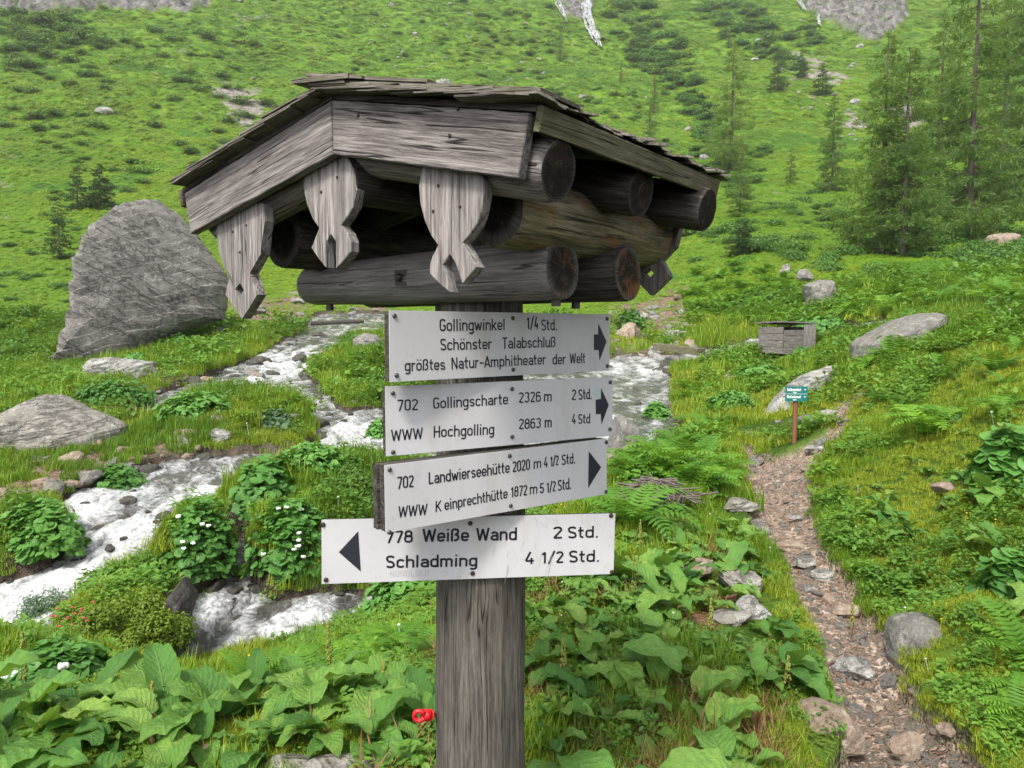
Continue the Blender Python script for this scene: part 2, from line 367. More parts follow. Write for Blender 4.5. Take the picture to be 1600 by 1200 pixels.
def rock_mat(name, c0, c1, c2, moss=.25, strata=0., sc=1., lich=.4, ang=(0., .35, 1.)):
    t = NT(name); tc = t.n('TexCoord').outputs['Object']
    n1 = t.noise(tc, 2.2 * sc, 6, .62); n2 = t.noise(tc, 14 * sc, 6, .7); n3 = t.noise(tc, 60 * sc, 3, .7)
    col = t.ramp(t.math('ADD', t.math('MULTIPLY', n1, .5), t.math('MULTIPLY', n2, .5)), [(.34, c0), (.5, c1), (.64, c2)])
    col = t.mix(t.ramp(t.noise(tc, 5 * sc, 5, .7), [(.56, 0.), (.62, lich)]), col, tuple(min(.6, x * 1.5 + .03) for x in c2))
    col = t.mix(t.ramp(n3, [(.36, .5), (.46, 0.)]), col, tuple(x * .4 for x in c0))
    h = t.math('ADD', n2, t.math('MULTIPLY', n3, .35))
    if strata:
        rot = t.n('Mapping'); t.L(tc, rot.inputs[0]); rot.inputs['Rotation'].default_value = ang
        s1 = t.noise(t.vmul(rot.outputs[0], (.45, .7, 2.6)), strata, 7, .66, .4)
        crk = t.ramp(s1, [(.48, 0.), (.497, 1.), (.503, 1.), (.52, 0.)])
        col = t.mix(t.math('MULTIPLY', crk, .5), col, tuple(x * .3 for x in c0))
        h = t.math('SUBTRACT', t.math('ADD', h, t.math('MULTIPLY', s1, 2.)), t.math('MULTIPLY', crk, .8))
    geo = t.n('NewGeometry'); sp = t.n('SeparateXYZ'); t.L(geo.outputs['Normal'], sp.inputs[0])
    mm = t.math('MULTIPLY', t.ramp(sp.outputs[2], [(.35, 0.), (.8, 1.)]), t.ramp(t.noise(tc, 3.5 * sc, 5, .65), [(.52, 0.), (.6, 1.)]))
    col = t.mix(t.math('MULTIPLY', mm, moss), col, (.10, .14, .02))
    return t.done(t.bsdf(col, .85, t.bump(h, .8, .05 / sc), .3))
M['rock'] = rock_mat('grey_rock', (.10, .095, .088), (.20, .19, .175), (.34, .325, .30), sc=2.5)
M['rock_pale'] = rock_mat('pale_rock', (.20, .19, .175), (.36, .35, .33), (.52, .51, .48), sc=1., moss=.1, strata=1.)
M['rock_big'] = rock_mat('slate_rock', (.13, .124, .116), (.225, .213, .20), (.33, .315, .295), sc=1., moss=.15, strata=1.0, ang=(0., -.55, .0))
M['rock_brown'] = rock_mat('brown_rock', (.16, .115, .085), (.31, .235, .185), (.46, .38, .31), sc=3, moss=.15)
M['rock_wet'] = rock_mat('wet_rock', (.035, .033, .03), (.075, .07, .063), (.15, .14, .125), sc=3, moss=.3)
M['rock_slab'] = rock_mat('slab_rock', (.16, .145, .125), (.30, .28, .25), (.42, .40, .37), sc=1.2, moss=.1, strata=.8, ang=(0., .15, 0.))

# ------------------------------------------------------------------ terrain: columns of (py, distance) read from the lie of the land
COLS = {
 -500: [(1190,2.6),(1090,3.4),(1020,4.4),(960,7.0),(900,7.7),(790,9.5),(740,10.8),(690,13),(640,16),(590,21),(540,28),(480,36),(400,50),(300,75),(200,105),(100,140),(0,180),(-150,260)],
 0: [(1190,2.6),(1090,3.4),(1030,4.4),(1000,6.3),(960,7.0),(900,7.7),(850,8.4),(790,9.5),(740,10.8),(690,13),(640,16),(590,21),(540,28),(480,36),(400,50),(300,75),(200,105),(100,140),(0,180),(-150,260)],
 150: [(1190,2.6),(1090,3.4),(1050,4.3),(1040,5.6),(970,6.6),(900,7.6),(850,8.4),(790,9.5),(740,10.8),(690,13),(640,16),(590,21),(545,28),(480,37),(400,52),(300,77),(200,107),(100,145),(0,188),(-150,270)],
 300: [(1190,2.6),(1125,3.3),(1085,4.1),(1060,5.5),(980,6.4),(920,7.2),(870,7.9),(800,9.2),(740,10.8),(690,12.6),(640,15.5),(590,20),(550,26),(510,32),(450,42),(400,55),(300,82),(200,115),(100,155),(0,200),(-120,290)],
 450: [(1190,2.6),(1115,3.2),(1062,4.0),(1032,5.4),(960,6.5),(915,7.2),(860,8.0),(800,9.2),(740,10.8),(690,12.7),(640,15.5),(595,19.5),(555,25),(510,33),(470,41),(400,58),(300,88),(200,125),(100,168),(0,215),(-110,305)],
 600: [(1190,2.6),(1100,3.2),(1035,4.0),(1000,4.7),(960,6.5),(910,7.2),(860,8.1),(800,9.2),(740,10.8),(690,12.8),(640,15.5),(600,19),(560,24),(510,33),(475,41),(400,62),(300,95),(200,135),(100,180),(0,230),(-100,320)],
 800: [(1190,2.6),(1050,3.4),(950,4.3),(880,5.3),(820,6.6),(775,8.3),(745,10.4),(690,12.8),(640,16),(590,20),(550,25),(510,32),(470,42),(400,64),(300,98),(200,140),(100,190),(0,245),(-100,335)],
 1000: [(1190,2.7),(1050,3.5),(950,4.4),(880,5.3),(820,6.4),(760,8),(720,10),(690,12.3),(650,15),(600,19),(560,24),(520,31),(480,38),(430,48),(380,62),(300,92),(200,140),(100,195),(0,260),(-90,350)],
 1200: [(1190,2.75),(1050,3.6),(950,4.6),(880,5.6),(800,7.2),(740,9.2),(690,11.8),(640,14.5),(600,17.5),(550,22),(510,27),(470,33),(420,40),(380,50),(300,85),(200,135),(100,190),(0,255),(-90,340)],
 1400: [(1190,2.8),(1080,3.6),(1000,4.2),(940,4.75),(880,5.3),(800,6.2),(720,7.5),(650,9.2),(600,11),(550,14),(510,18),(480,24),(440,32),(400,42),(350,60),(300,82),(200,130),(100,180),(0,240),(-90,325)],
 1600: [(1190,2.6),(1080,3.1),(1000,3.5),(900,4.1),(800,4.9),(700,6),(600,7.7),(540,9.6),(490,13),(455,22),(420,32),(390,42),(340,62),(300,80),(200,120),(100,165),(0,220),(-90,300)],
 2100: [(1190,2.3),(1080,2.8),(1000,3.2),(900,3.7),(800,4.5),(700,5.5),(600,7),(540,8.6),(490,11),(440,20),(400,32),(360,42),(310,62),(260,80),(180,120),(80,165),(0,220),(-90,300)],
}
A0, A1, NA = -1.7, 1.7, 1361
B0, B1, NB = math.log(.7), math.log(330.), 1301
av = np.linspace(A0, A1, NA); bv = np.linspace(B0, B1, NB)
cp_ = sorted(COLS); zc = []
for px in cp_:
    bb, zz = [math.log(.7), math.log(1.6)], [0.0, 0.0]
    for py, Y in sorted(COLS[px], key=lambda q: q[1]):
        p = at_depth(px, py, Y); bb.append(math.log(Y)); zz.append(p[2])
    zc.append(np.interp(bv, bb, zz))
zc = np.array(zc); ac = np.array([(p - 800) / F for p in cp_])
HB = np.empty((NA, NB))
idx = np.clip(np.searchsorted(ac, av) - 1, 0, len(ac) - 2)
tt = np.clip((av - ac[idx]) / (ac[idx + 1] - ac[idx]), 0, 1); tt = tt * tt * (3 - 2 * tt) * .5 + tt * .5
HB = zc[idx] * (1 - tt)[:, None] + zc[idx + 1] * tt[:, None]
def blur(a, ra, rb, it=2):
    for _ in range(it):
        for ax, r in ((0, ra), (1, rb)):
            if r < 1: continue
            pad = [(0, 0), (0, 0)]; pad[ax] = (r + 1, r); c = np.cumsum(np.pad(a, pad, mode='edge'), axis=ax)
            n = a.shape[ax]
            a = (np.take(c, np.arange(2 * r + 1, 2 * r + 1 + n), axis=ax) - np.take(c, np.arange(0, n), axis=ax)) / (2 * r + 1)
    return a
HB = blur(HB, 10, 4)
AA, BB = np.meshgrid(av, bv, indexing='ij'); YY = np.exp(BB); XX = AA * YY
def lut(T, x, y):
    y = np.maximum(y, .72); a = np.clip((x / y - A0) / (A1 - A0) * (NA - 1), 0, NA - 1.001); b = np.clip((np.log(y) - B0) / (B1 - B0) * (NB - 1), 0, NB - 1.001)
    i = a.astype(int); j = b.astype(int); fa = a - i; fb = b - j
    return (T[i, j] * (1 - fa) + T[i + 1, j] * fa) * (1 - fb) + (T[i, j + 1] * (1 - fa) + T[i + 1, j + 1] * fa) * fb
_ys = np.exp(np.linspace(math.log(1.7), math.log(328), 1500))
def ground(T, pts):
    """pixels -> points where the view ray meets the ground T"""
    out = []
    for px, py in pts:
        d = ray(px, py); X = d[0] / d[1] * _ys; Z = ZC + d[2] / d[1] * _ys
        g = lut(T, X, _ys) - Z; k = np.argmax(g > 0) if (g > 0).any() else len(_ys) - 1
        k = max(k, 1); f = g[k - 1] / (g[k - 1] - g[k]) if g[k] != g[k - 1] else 0; f = min(max(f, 0), 1)
        y = _ys[k - 1] + (_ys[k] - _ys[k - 1]) * f; out.append((d[0] / d[1] * y, y))
    return np.array(out)
def raster(polys):
    m = np.zeros((NA, NB))
    for P in polys:
        w = ground(HB, P); pa = w[:, 0] / w[:, 1]; pb = np.log(w[:, 1])
        i0, i1 = np.searchsorted(av, [pa.min(), pa.max()]); j0, j1 = np.searchsorted(bv, [pb.min(), pb.max()])
        a = AA[i0:i1, j0:j1]; b = BB[i0:i1, j0:j1]; ins = np.zeros(a.shape, bool)
        for k in range(len(pa)):
            x0, y0, x1, y1 = pa[k], pb[k], pa[(k + 1) % len(pa)], pb[(k + 1) % len(pa)]
            if y0 == y1: continue
            ins ^= ((y0 > b) != (y1 > b)) & (a < (x1 - x0) * (b - y0) / (y1 - y0) + x0)
        m[i0:i1, j0:j1] = np.maximum(m[i0:i1, j0:j1], ins)
    return m
WATER = [
 [(497,488),(602,488),(606,512),(548,524),(525,548),(492,566),(472,586),(440,598),(398,604),(330,610),(250,645),(200,662),(212,628),(290,598),(345,578),(395,558),(425,540),(465,522),(485,506)],
 [(398,596),(470,585),(502,602),(525,640),(480,645),(450,618),(400,614)],
 [(470,626),(520,640),(600,632),(720,600),(820,572),(900,560),(960,552),(1020,563),(1048,590),(1045,640),(1075,680),(1040,705),(960,725),(900,735),(780,742),(700,725),(600,715),(560,705),(500,716),(410,706),(470,698),(500,680),(492,655)],
 [(510,698),(420,700),(330,705),(250,715),(200,735),(130,758),(88,775),(98,800),(112,850),(70,880),(0,905),(-80,930),(-80,1040),(0,1022),(70,1005),(120,945),(150,900),(200,868),(250,825),(340,775),(375,745),(450,718)],
 [(290,925),(335,905),(352,890),(358,860),(350,825),(385,825),(392,890),(420,925),(500,912),(560,912),(610,920),(640,935),(600,965),(540,985),(480,1000),(430,1015),(380,1015),(300,1030),(290,1058),(255,1058),(272,985)],
 [(1400,496),(1340,502),(1250,518),(1180,526),(1145,535),(1060,550),(960,552),(1020,577),(1100,567),(1160,550),(1220,544),(1290,530),(1350,518),(1398,516)],
]
PATH = [[(1270,1260),(1325,1150),(1292,1080),(1282,1020),(1250,950),(1215,890),(1182,850),(1170,800),(1162,760),(1146,720),(1126,692),(1152,685),(1178,706),(1205,722),(1240,716),(1262,702),(1288,688),(1302,660),(1290,640),(1330,640),(1328,690),(1285,716),(1264,750),(1272,810),(1290,860),(1330,900),(1352,950),(1385,990),(1402,1060),(1450,1120),(1520,1180),(1580,1260)],
        [(1295,655),(1303,638),(1335,618),(1365,598),(1370,604),(1345,624),(1322,645)]]
DIRT = [[(-60,735),(0,720),(90,700),(160,672),(230,690),(300,704),(200,738),(90,776),(-60,800)],
        [(350,468),(480,462),(485,498),(430,505),(360,500)], [(950,476),(1060,460),(1075,520),(1010,556),(950,556)],
        [(1120,575),(1170,590),(1200,640),(1150,640),(1125,610)], [(150,590),(260,585),(330,590),(250,640),(180,680),(150,640)],
        [(1040,440),(1065,440),(1075,478),(1050,478)], [(560,470),(600,470),(600,500),(560,500)]]
SCREE = [[(330,125),(390,140),(430,185),(410,205),(345,180)],
         [(1195,80),(1260,95),(1330,130),(1300,140),(1240,115)], [(470,0),(440,10),(400,40),(380,60),(360,55),(420,10)], [(1380,150),(1420,160),(1440,215),(1400,210)],
         [(1290,160),(1330,170),(1360,200),(1330,205)]]
CLIFF = [[(-80,-60),(330,-60),(330,8),(300,22),(240,15),(180,12),(100,22),(40,20),(-80,10)], [(1240,-60),(1420,-60),(1420,30),(1390,60),(1360,72),(1320,50),(1290,40),(1262,20)], [(1560,40),(1600,50),(1590,75),(1565,65)],
         [(870,-60),(925,-60),(925,30),(905,38),(880,20),(868,-10)]]
FOAM = [[(-80,925),(0,900),(70,870),(150,800),(220,800),(250,815),(190,860),(140,910),(110,960),(60,1005),(-80,1030)],
        [(250,800),(290,760),(390,742),(420,748),(360,770),(300,800),(240,830)], [(390,555),(480,540),(510,560),(470,585),(420,600),(385,590)],
        [(440,605),(505,615),(520,640),(480,640)], [(500,660),(600,640),(620,660),(620,700),(540,705),(500,690)], [(350,880),(352,825),(385,825),(390,890),(375,925),(340,935)],
        [(450,925),(560,908),(640,925),(600,975),(520,985),(430,965)], [(300,1000),(320,960),(430,950),(520,980),(430,1015)], [(255,1058),(272,1015),(300,1020),(295,1058)], [(290,930),(345,905),(345,960),(300,960)],
        [(1140,548),(1180,524),(1220,520),(1220,545)], [(1338,518),(1340,500),(1402,494),(1400,518)], [(960,585),(960,560),(1030,565),(1035,585)], [(90,770),(140,760),(190,780),(130,800)]]
WATER.append([(345,770),(262,798),(246,840),(240,872),(196,884),(140,905),(112,900),(150,830)])
W = (blur(raster(WATER), 5, 3, 1) > .3) * 1.0; Wsoft = blur(W, 3, 3)
nz = fbm2(XX * 2.2, YY * 2.2, 4)
PTH = np.clip(sstep(.36, .66, blur(raster(PATH), 8, 7) + nz * .3), 0, 1)
DRT = sstep(.3, .7, blur(raster(DIRT), 6, 6) + nz * .5)
FM = blur(raster(FOAM), 11, 9, 2)
SCR = sstep(.4, .75, blur(raster(SCREE), 8, 8) + .9 * fbm2(XX * .35, YY * .35, 5))
CLF = sstep(.4, .6, blur(raster(CLIFF), 5, 5) + .35 * fbm2(XX * .12, YY * .12, 5))
H = HB.copy()
near = 1 - sstep(20, 60, YY)
H += near * (.10 * fbm2(XX * .9, YY * .9, 4) + .05 * fbm2(XX * 4, YY * 4, 3)) * sstep(1.5, 4, YY)
far = sstep(35, 90, YY)
H += far * (1.6 * fbm2(XX / 22, YY / 22, 4) + .8 * fbm2(XX / 6, YY / 6, 4)) + CLF * (5 * np.abs(fbm2(XX / 7, YY / 16, 5)) + 3 * fbm2(XX / 3, YY / 5, 4))
# domes: (px, py of base centre, radius m, height m)
DOMES = [(195,1000,.50,.34),(235,975,.40,.26),(305,888,.42,.5),(430,880,.55,.5),(510,868,.6,.55),(450,800,.8,.45),(560,790,.8,.45),(30,850,.7,.35),(345,670,1.1,.35),(430,660,1.0,.3),
         (575,580,1.6,.4),(165,765,.45,.22),(160,620,.8,.25),(1000,760,.6,.15),(1440,1010,.4,.12)]
DM = np.zeros_like(H)
for px, py, r, h in DOMES:
    c = ground(HB, [(px, py)])[0]; d = np.hypot(XX - c[0], YY - c[1]) / r
    DM = np.maximum(DM, h * np.clip(1 - d ** 2.6, 0, 1) ** .6)
H += DM * (1 - Wsoft * .9)
H += blur((1 - W) * near, 4, 4) * .06 * (1 - PTH)
carve = sstep(.3, .8, Wsoft)
H -= carve * (.16 + .10 * near)
H -= .05 * PTH * near
HBs = blur(HB, 3, 3)
def Hq(x, y): return lut(H, np.asarray(x, float), np.asarray(y, float))

def grid_mesh(name, ai, bi, Z, mat, attrs, kind='structure'):
    a = av[ai]; b = bv[bi]; Am, Bm = np.meshgrid(a, b, indexing='ij'); Y = np.exp(Bm); X = Am * Y
    na, nb = len(a), len(b)
    V = np.stack([X, Y, Z[np.ix_(ai, bi)]], -1).reshape(-1, 3).astype(np.float32)
    q = (np.arange(na - 1)[:, None] * nb + np.arange(nb - 1)[None, :]).ravel()
    Fq = np.stack([q, q + nb, q + nb + 1, q + 1], 1)
    return V, Fq
def np_mesh(name, V, Fq, mat, attrs={}, smooth=True):
    me = bpy.data.meshes.new(name); me.vertices.add(len(V)); me.vertices.foreach_set('co', np.ascontiguousarray(V, dtype=np.float32).ravel())
    k = Fq.shape[1]; me.loops.add(Fq.size); me.loops.foreach_set('vertex_index', Fq.ravel().astype(np.int32))
    me.polygons.add(len(Fq)); me.polygons.foreach_set('loop_start', (np.arange(len(Fq)) * k).astype(np.int32))
    me.polygons.foreach_set('use_smooth', np.full(len(Fq), smooth))
    me.materials.append(mat)
    for nm, a in attrs.items():
        at = me.attributes.new(nm, 'FLOAT', 'POINT'); at.data.foreach_set('value', np.ascontiguousarray(a, dtype=np.float32).ravel())
    me.update(calc_edges=True); me.validate()
    o = bpy.data.objects.new(name, me); COL.objects.link(o); return o

# ground material
t = NT('meadow_ground'); P = t.n('NewGeometry').outputs['Position']
n_s = t.noise(P, 9, 5, .65); n_m = t.noise(P, 1.3, 5, .6); n_l = t.noise(P, .09, 5, .6); n_xl = t.noise(P, .35, 4, .65)
g1 = t.ramp(n_m, [(.3, (.045, .09, .014)), (.5, (.08, .15, .018)), (.68, (.13, .19, .03))])
g2 = t.ramp(n_xl, [(.3, (.07, .16, .018)), (.5, (.12, .235, .02)), (.68, (.19, .29, .028))])
cd = t.n('CameraData').outputs['View Distance']
sp = t.n('SeparateXYZ'); t.L(P, sp.inputs[0]); fy = t.ramp(t.math('DIVIDE', sp.outputs[1], 100.), [(.1, 0.), (.45, 1.)])
gc_ = t.mix(fy, g1, g2)
gc_ = t.mix(t.ramp(n_l, [(.5, 0.), (.62, .6)]), gc_, (.045, .10, .022))
gc_ = t.mix(t.ramp(t.noise(P, .6, 6, .7), [(.58, 0.), (.66, .55)]), gc_, (.14, .12, .03))
n_t = t.noise(P, .8, 8, .8)
gc_ = t.mix(.4, gc_, t.ramp(n_t, [(.38, .3), (.6, 1.)]), 'MULTIPLY')
soil = t.ramp(n_s, [(.3, (.06, .035, .02)), (.5, (.16, .085, .05)), (.7, (.28, .17, .11))])
soil_n = t.attr('m_soil').outputs['Fac']
gc_ = t.mix(soil_n, gc_, soil)
pebble = t.n('TexVoronoi'); t.L(P, pebble.inputs['Vector']); pebble.inputs['Scale'].default_value = 38
pathc = t.mix(t.ramp(pebble.outputs['Color'], [(.2, 0.), (.8, 1.)]), (.29, .20, .15), (.56, .46, .38))
pathc = t.mix(t.ramp(n_s, [(.4, .7), (.62, 0.)]), pathc, (.17, .105, .075))
gc_ = t.mix(t.attr('m_path').outputs['Fac'], gc_, pathc)
dirt = t.ramp(t.noise(P, 6, 6, .7), [(.3, (.09, .055, .04)), (.5, (.22, .145, .11)), (.7, (.38, .32, .28))])
gc_ = t.mix(t.attr('m_dirt').outputs['Fac'], gc_, dirt)
scree = t.ramp(t.noise(P, 1.6, 8, .8), [(.35, (.08, .07, .06)), (.5, (.25, .22, .20)), (.65, (.45, .43, .41))])
gc_ = t.mix(t.attr('m_scree').outputs['Fac'], gc_, scree)
cl = t.ramp(t.noise(t.vmul(P, (1, .6, .35)), .55, 8, .75), [(.35, (.05, .048, .045)), (.5, (.16, .15, .145)), (.65, (.30, .29, .28))])
gc_ = t.mix(t.attr('m_cliff').outputs['Fac'], gc_, cl)
wet = t.ramp(t.noise(P, 5, 5, .7), [(.3, (.03, .025, .02)), (.6, (.12, .095, .075))])
gc_ = t.mix(t.attr('m_wet').outputs['Fac'], gc_, wet)
hh = t.math('ADD', t.noise(P, 14, 5, .7), t.math('MULTIPLY', pebble.outputs['Distance'], t.math('MULTIPLY', t.attr('m_path').outputs['Fac'], -.8)))
nb = t.bump(t.noise(P, 1.1, 6, .75), .8, .5)
M['ground'] = t.done(t.bsdf(gc_, .95, t.bump(hh, .7, .02, nb), .1))
ai = np.arange(0, NA, 1); bi = np.arange(0, NB, 1)
V, Fq = grid_mesh('ground', ai, bi, H, None, None)
WET = sstep(.08, .4, Wsoft)
SOIL = (XX > -.45) * (1 - sstep(4.8, 6.0, YY)) * sstep(-.1, .15, fbm2(XX * 2.3, YY * 2.3, 3)) * (XX < .26 * YY + .25)
ter = np_mesh('ground', V, Fq, M['ground'], dict(m_path=PTH, m_dirt=DRT * (1 - WET), m_scree=SCR * (1 - CLF), m_cliff=CLF, m_wet=WET, m_soil=SOIL))
tag(ter, 'green mountain meadow and steep grassy slope above the stream', 'ground', kind='structure')

# water
wz = HBs - .05 * (1 - sstep(5, 9, YY)) - .10
wx = XX + .5 * fbm2(XX * .8, YY * .8, 3); wy = YY + .6 * fbm2(XX * .8 + 9, YY * .8 + 4, 3)
rip = fbm2(wx * 3.2, wy * 1.8, 5)
rid = 1 - np.abs(fbm2(wx * 2.6 + 5, wy * 1.3, 4)) * 3.2
wz = wz + .11 * rip * np.minimum(1, YY / 9) * (.35 + FM) + .045 * rid * FM + .012 * fbm2(wx * 11, wy * 7, 3) * (.3 + FM)
foam = np.clip(.14 + .50 * FM + .2 * (rid - .3) + .55 * rip, 0, 1)
keep = blur(W, 4, 4) > .02
kq = keep[:-1, :-1] | keep[1:, 1:]
V, Fq = grid_mesh('water', ai, bi, wz, None, None); Fq = Fq[kq.ravel()]
used = np.unique(Fq); remap = np.full(len(V), -1); remap[used] = np.arange(len(used))
t = NT('stream_water'); P = t.n('NewGeometry').outputs['Position']; fo = t.attr('foam').outputs['Fac']
fr = t.n('VectorRotate'); fr.rotation_type = 'Z_AXIS'; t.L(P, fr.inputs['Vector']); fr.inputs['Angle'].default_value = -.58; Q = fr.outputs[0]
wq = t.n('VectorMath', operation='MULTIPLY_ADD'); t.L(t.noise(P, 1.6, 3, .6, col=True), wq.inputs[0]); wq.inputs[1].default_value = (.7, .7, 0); t.L(Q, wq.inputs[2]); Q = wq.outputs[0]
nf = t.noise(t.vmul(Q, (1.5, .26, 1)), 7, 7, .7, .5); nf2 = t.noise(t.vmul(Q, (1.2, .45, 1)), 34, 4, .7, .4)
rg = t.math('SUBTRACT', 1., t.math('MULTIPLY', t.math('ABSOLUTE', t.math('SUBTRACT', t.noise(t.vmul(Q, (1.3, .3, 1)), 6, 6, .7, .8), .5)), 7.))
ff = t.math('ADD', t.math('ADD', fo, t.math('MULTIPLY', t.math('SUBTRACT', nf, .5), 1.7)), t.math('MULTIPLY', t.math('SUBTRACT', nf2, .5), .6))
ff = t.math('ADD', ff, t.math('MULTIPLY', t.math('MAXIMUM', rg, 0.), .22))
ff = t.ramp(ff, [(.26, 0.), (.5, .3), (1., .97)])
bed = t.ramp(t.noise(P, 3.5, 6, .7), [(.3, (.03, .032, .03)), (.5, (.075, .075, .07)), (.7, (.15, .14, .125))])
hgt = t.math('ADD', nf, t.math('MULTIPLY', nf2, .4))
clear = t.bsdf(bed, .06, t.bump(hgt, .6, .04), .8)
fc_ = t.ramp(t.noise(t.vmul(P, (1, .6, 1)), 22, 5, .75, .6), [(.36, (.30, .32, .33)), (.58, (.88, .89, .91))])
white = t.bsdf(fc_, .4, t.bump(hgt, .3, .04), .4)
mx = t.n('MixShader'); t.L(ff, mx.inputs[0]); t.L(clear, mx.inputs[1]); t.L(white, mx.inputs[2])
M['water'] = t.done(mx.outputs[0])
wat = np_mesh('water', V[used], remap[Fq], M['water'], dict(foam=foam.reshape(-1)[used]))
tag(wat, 'rushing mountain stream with white foam between mossy banks', 'stream', kind='structure')

# ------------------------------------------------------------------ the signpost
POSTC = np.array([-.084, 1.93])
gz = float(Hq(*POSTC))
SIGN = tag(empty('signpost', (POSTC[0], POSTC[1], gz)), 'weathered log signpost with small shingled gable roof and four white hiking signs', 'signpost')
def sp(o): o.location = -np.array([POSTC[0], POSTC[1], gz]); return o       # built in world coordinates, parented to the post's foot
def spb(mb, name, mats, parent=None, smooth=False):
    o = mb.build(name, mats, parent or SIGN, smooth)
    if parent is None: sp(o)
    return o
PHI, AL = .642, .2165
P0 = np.array([-.382, 1.6, .478 + ZC]); T_ = np.array([math.cos(PHI), -math.sin(PHI), 0]); E_ = np.array([math.sin(PHI), math.cos(PHI), 0]); U_ = np.array([0, 0, 1.])
LL, LR, HB_, WD = .605, .526, .110, .80
ca, sa, ta = math.cos(AL), math.sin(AL), math.tan(AL)
def rp(s, w, v): return P0 + T_ * s + E_ * w + U_ * v
def gpx(px, py, w=0.):
    q = on_plane(px, py, rp(0, w, 0), E_) - rp(0, w, 0); return (float(q @ T_), float(q[2]))
# post
m = MB(); log(m, (POSTC[0], POSTC[1], gz - .3), (POSTC[0], POSTC[1], ZC + .30), .126, .114, seg=48, rings=60, bumpy=.035, seed=3)
spb(m, 'post', [M['post'], M['end']], smooth=True)
# barge boards front and back
def barge(w0, sgn, nm):
    m = MB(); L = LR if sgn > 0 else LL; n = 26; top = []; bot = []
    for k in range(n + 1):
        f = k / n; a = random.uniform(-.0012, .0012)
        top.append((sgn * (.0015 + (L * ca - .0015) * f), -L * sa * f + a))
    for k in range(n + 1):
        f = 1 - k / n; s0 = sgn * (L * ca - HB_ * sa) * f + (sgn * .0015 if f == 0 else 0); v0 = -HB_ / ca * (1 - f) + (-L * sa - HB_ * ca) * f; bot.append((s0, v0 + random.uniform(-.001, .001)))
    prism(m, top + bot, rp(0, w0, 0), T_, U_, E_, 0, .024, gx=(ca, -sgn * sa), bev=.0022, off=random.random() * 3)
    return spb(m, 'barge_board', M['wood'])
barge(0, 1, 0); barge(0, -1, 0); barge(WD - .03, 1, 0); barge(WD - .03, -1, 0)
# nails in the barge boards
def nail(P, n, r=.004, mat='rust', parent=None, name='nail'):
    m = MB(); P = np.array(P); n = np.array(n) / np.linalg.norm(n); s = np.cross(n, U_); s /= np.linalg.norm(s); u = np.cross(s, n)
    th = np.linspace(0, 2 * math.pi, 12, endpoint=False); ring = np.cos(th)[:, None] * s + np.sin(th)[:, None] * u
    V = np.concatenate([P + ring * r - n * .002, P + ring * r + n * r * .35, P + ring * r * .6 + n * r * .75])
    Fc = [(k * 12 + i, k * 12 + (i + 1) % 12, (k + 1) * 12 + (i + 1) % 12, (k + 1) * 12 + i) for k in (0, 1) for i in range(12)] + [tuple(24 + i for i in range(12))]
    m.add(V, [f[::-1] for f in Fc]); return m
# pendants (flat fish-tail boards under the barge)
PND = [
 ([(398,317),(412,318),(414,345),(411,363),(407,397),(398,413),(390,427),(395,440),(402,460),(390,480),(378,498),(365,478),(352,460),(356,443),(360,430),(350,417),(342,393),(338,363),(339,348)], [(375,442),(367,452),(374,465),(381,453)]),
 ([(517,240),(543,246),(553,267),(556,297),(552,323),(543,338),(533,352),(543,365),(548,378),(548,393),(538,406),(525,420),(524,398),(524,377),(517,366),(510,378),(509,396),(509,418),(497,404),(486,387),(492,372),(498,356),(488,342),(479,319),(473,290),(474,263),(482,254)], None),
 ([(662,256),(700,258),(750,266),(756,283),(757,300),(752,330),(745,350),(733,368),(723,379),(734,398),(745,417),(734,430),(722,444),(716,425),(711,411),(703,398),(697,406),(692,414),(697,428),(703,456),(690,447),(671,428),(671,414),(675,400),(684,383),(673,368),(663,345),(656,318),(654,290),(657,270)], None)]
def pendant(poly, hole, w0, mat='wood_pale', shift=(0, 0), k=1.):
    m = MB(); kc = np.mean([gpx(x, y, .026) for x, y in poly], 0); kx = lambda x, y: tuple(kc + (np.array(gpx(x, y, .026)) - kc) * k)
    q = [kx(x, y) for x, y in poly]; q = [(a + shift[0], b + shift[1]) for a, b in q]
    # smooth the outline a little by inserting midpoints is not needed; upper part slides behind the barge board
    if hole:
        h = [kx(x, y) for x, y in hole]; h = [(a + shift[0], b + shift[1]) for a, b in h]
        n = len(q); base = rp(0, w0, 0); V = []; G = []
        for z in (0, .026):
            for a, b in q + h: V.append(base + T_ * a + U_ * b + E_ * z); G.append((b, a, z))
        N = n + 4; Fc = []
        # star-shaped split between outline and the diamond
        hc = np.mean(h, 0); ang = lambda p: math.atan2(p[1] - hc[1], p[0] - hc[0])
        hi = [min(range(4), key=lambda k: abs(math.remainder(ang(h[k]) - ang(p), 2 * math.pi))) for p in q]
        for i in range(n):
            j = (i + 1) % n
            Fc.append((i, j, n + hi[i]))
            if hi[i] != hi[j]: Fc.append((j, n + hi[j], n + hi[i]))
        Fb = [tuple(N + x for x in f[::-1]) for f in Fc]
        Fs = [(i, N + i, N + (i + 1) % n, (i + 1) % n) for i in range(n)] + [(n + k, n + (k + 1) % 4, N + n + (k + 1) % 4, N + n + k) for k in range(4)]
        m.add(V, Fc + Fb + Fs, .5, 0, np.array(G) + random.random() * 5)
    else:
        prism(m, q, rp(0, w0, 0), T_, U_, E_, 0, .026, gx=(0, 1), bev=.0018, off=random.random() * 5)
    return spb(m, 'pendant', M[mat])
pd = []
for (poly, hole) in PND:
    # tuck the top under the barge board
    poly = list(poly)
    o = pendant(poly, hole, .026); pd.append((o, poly))
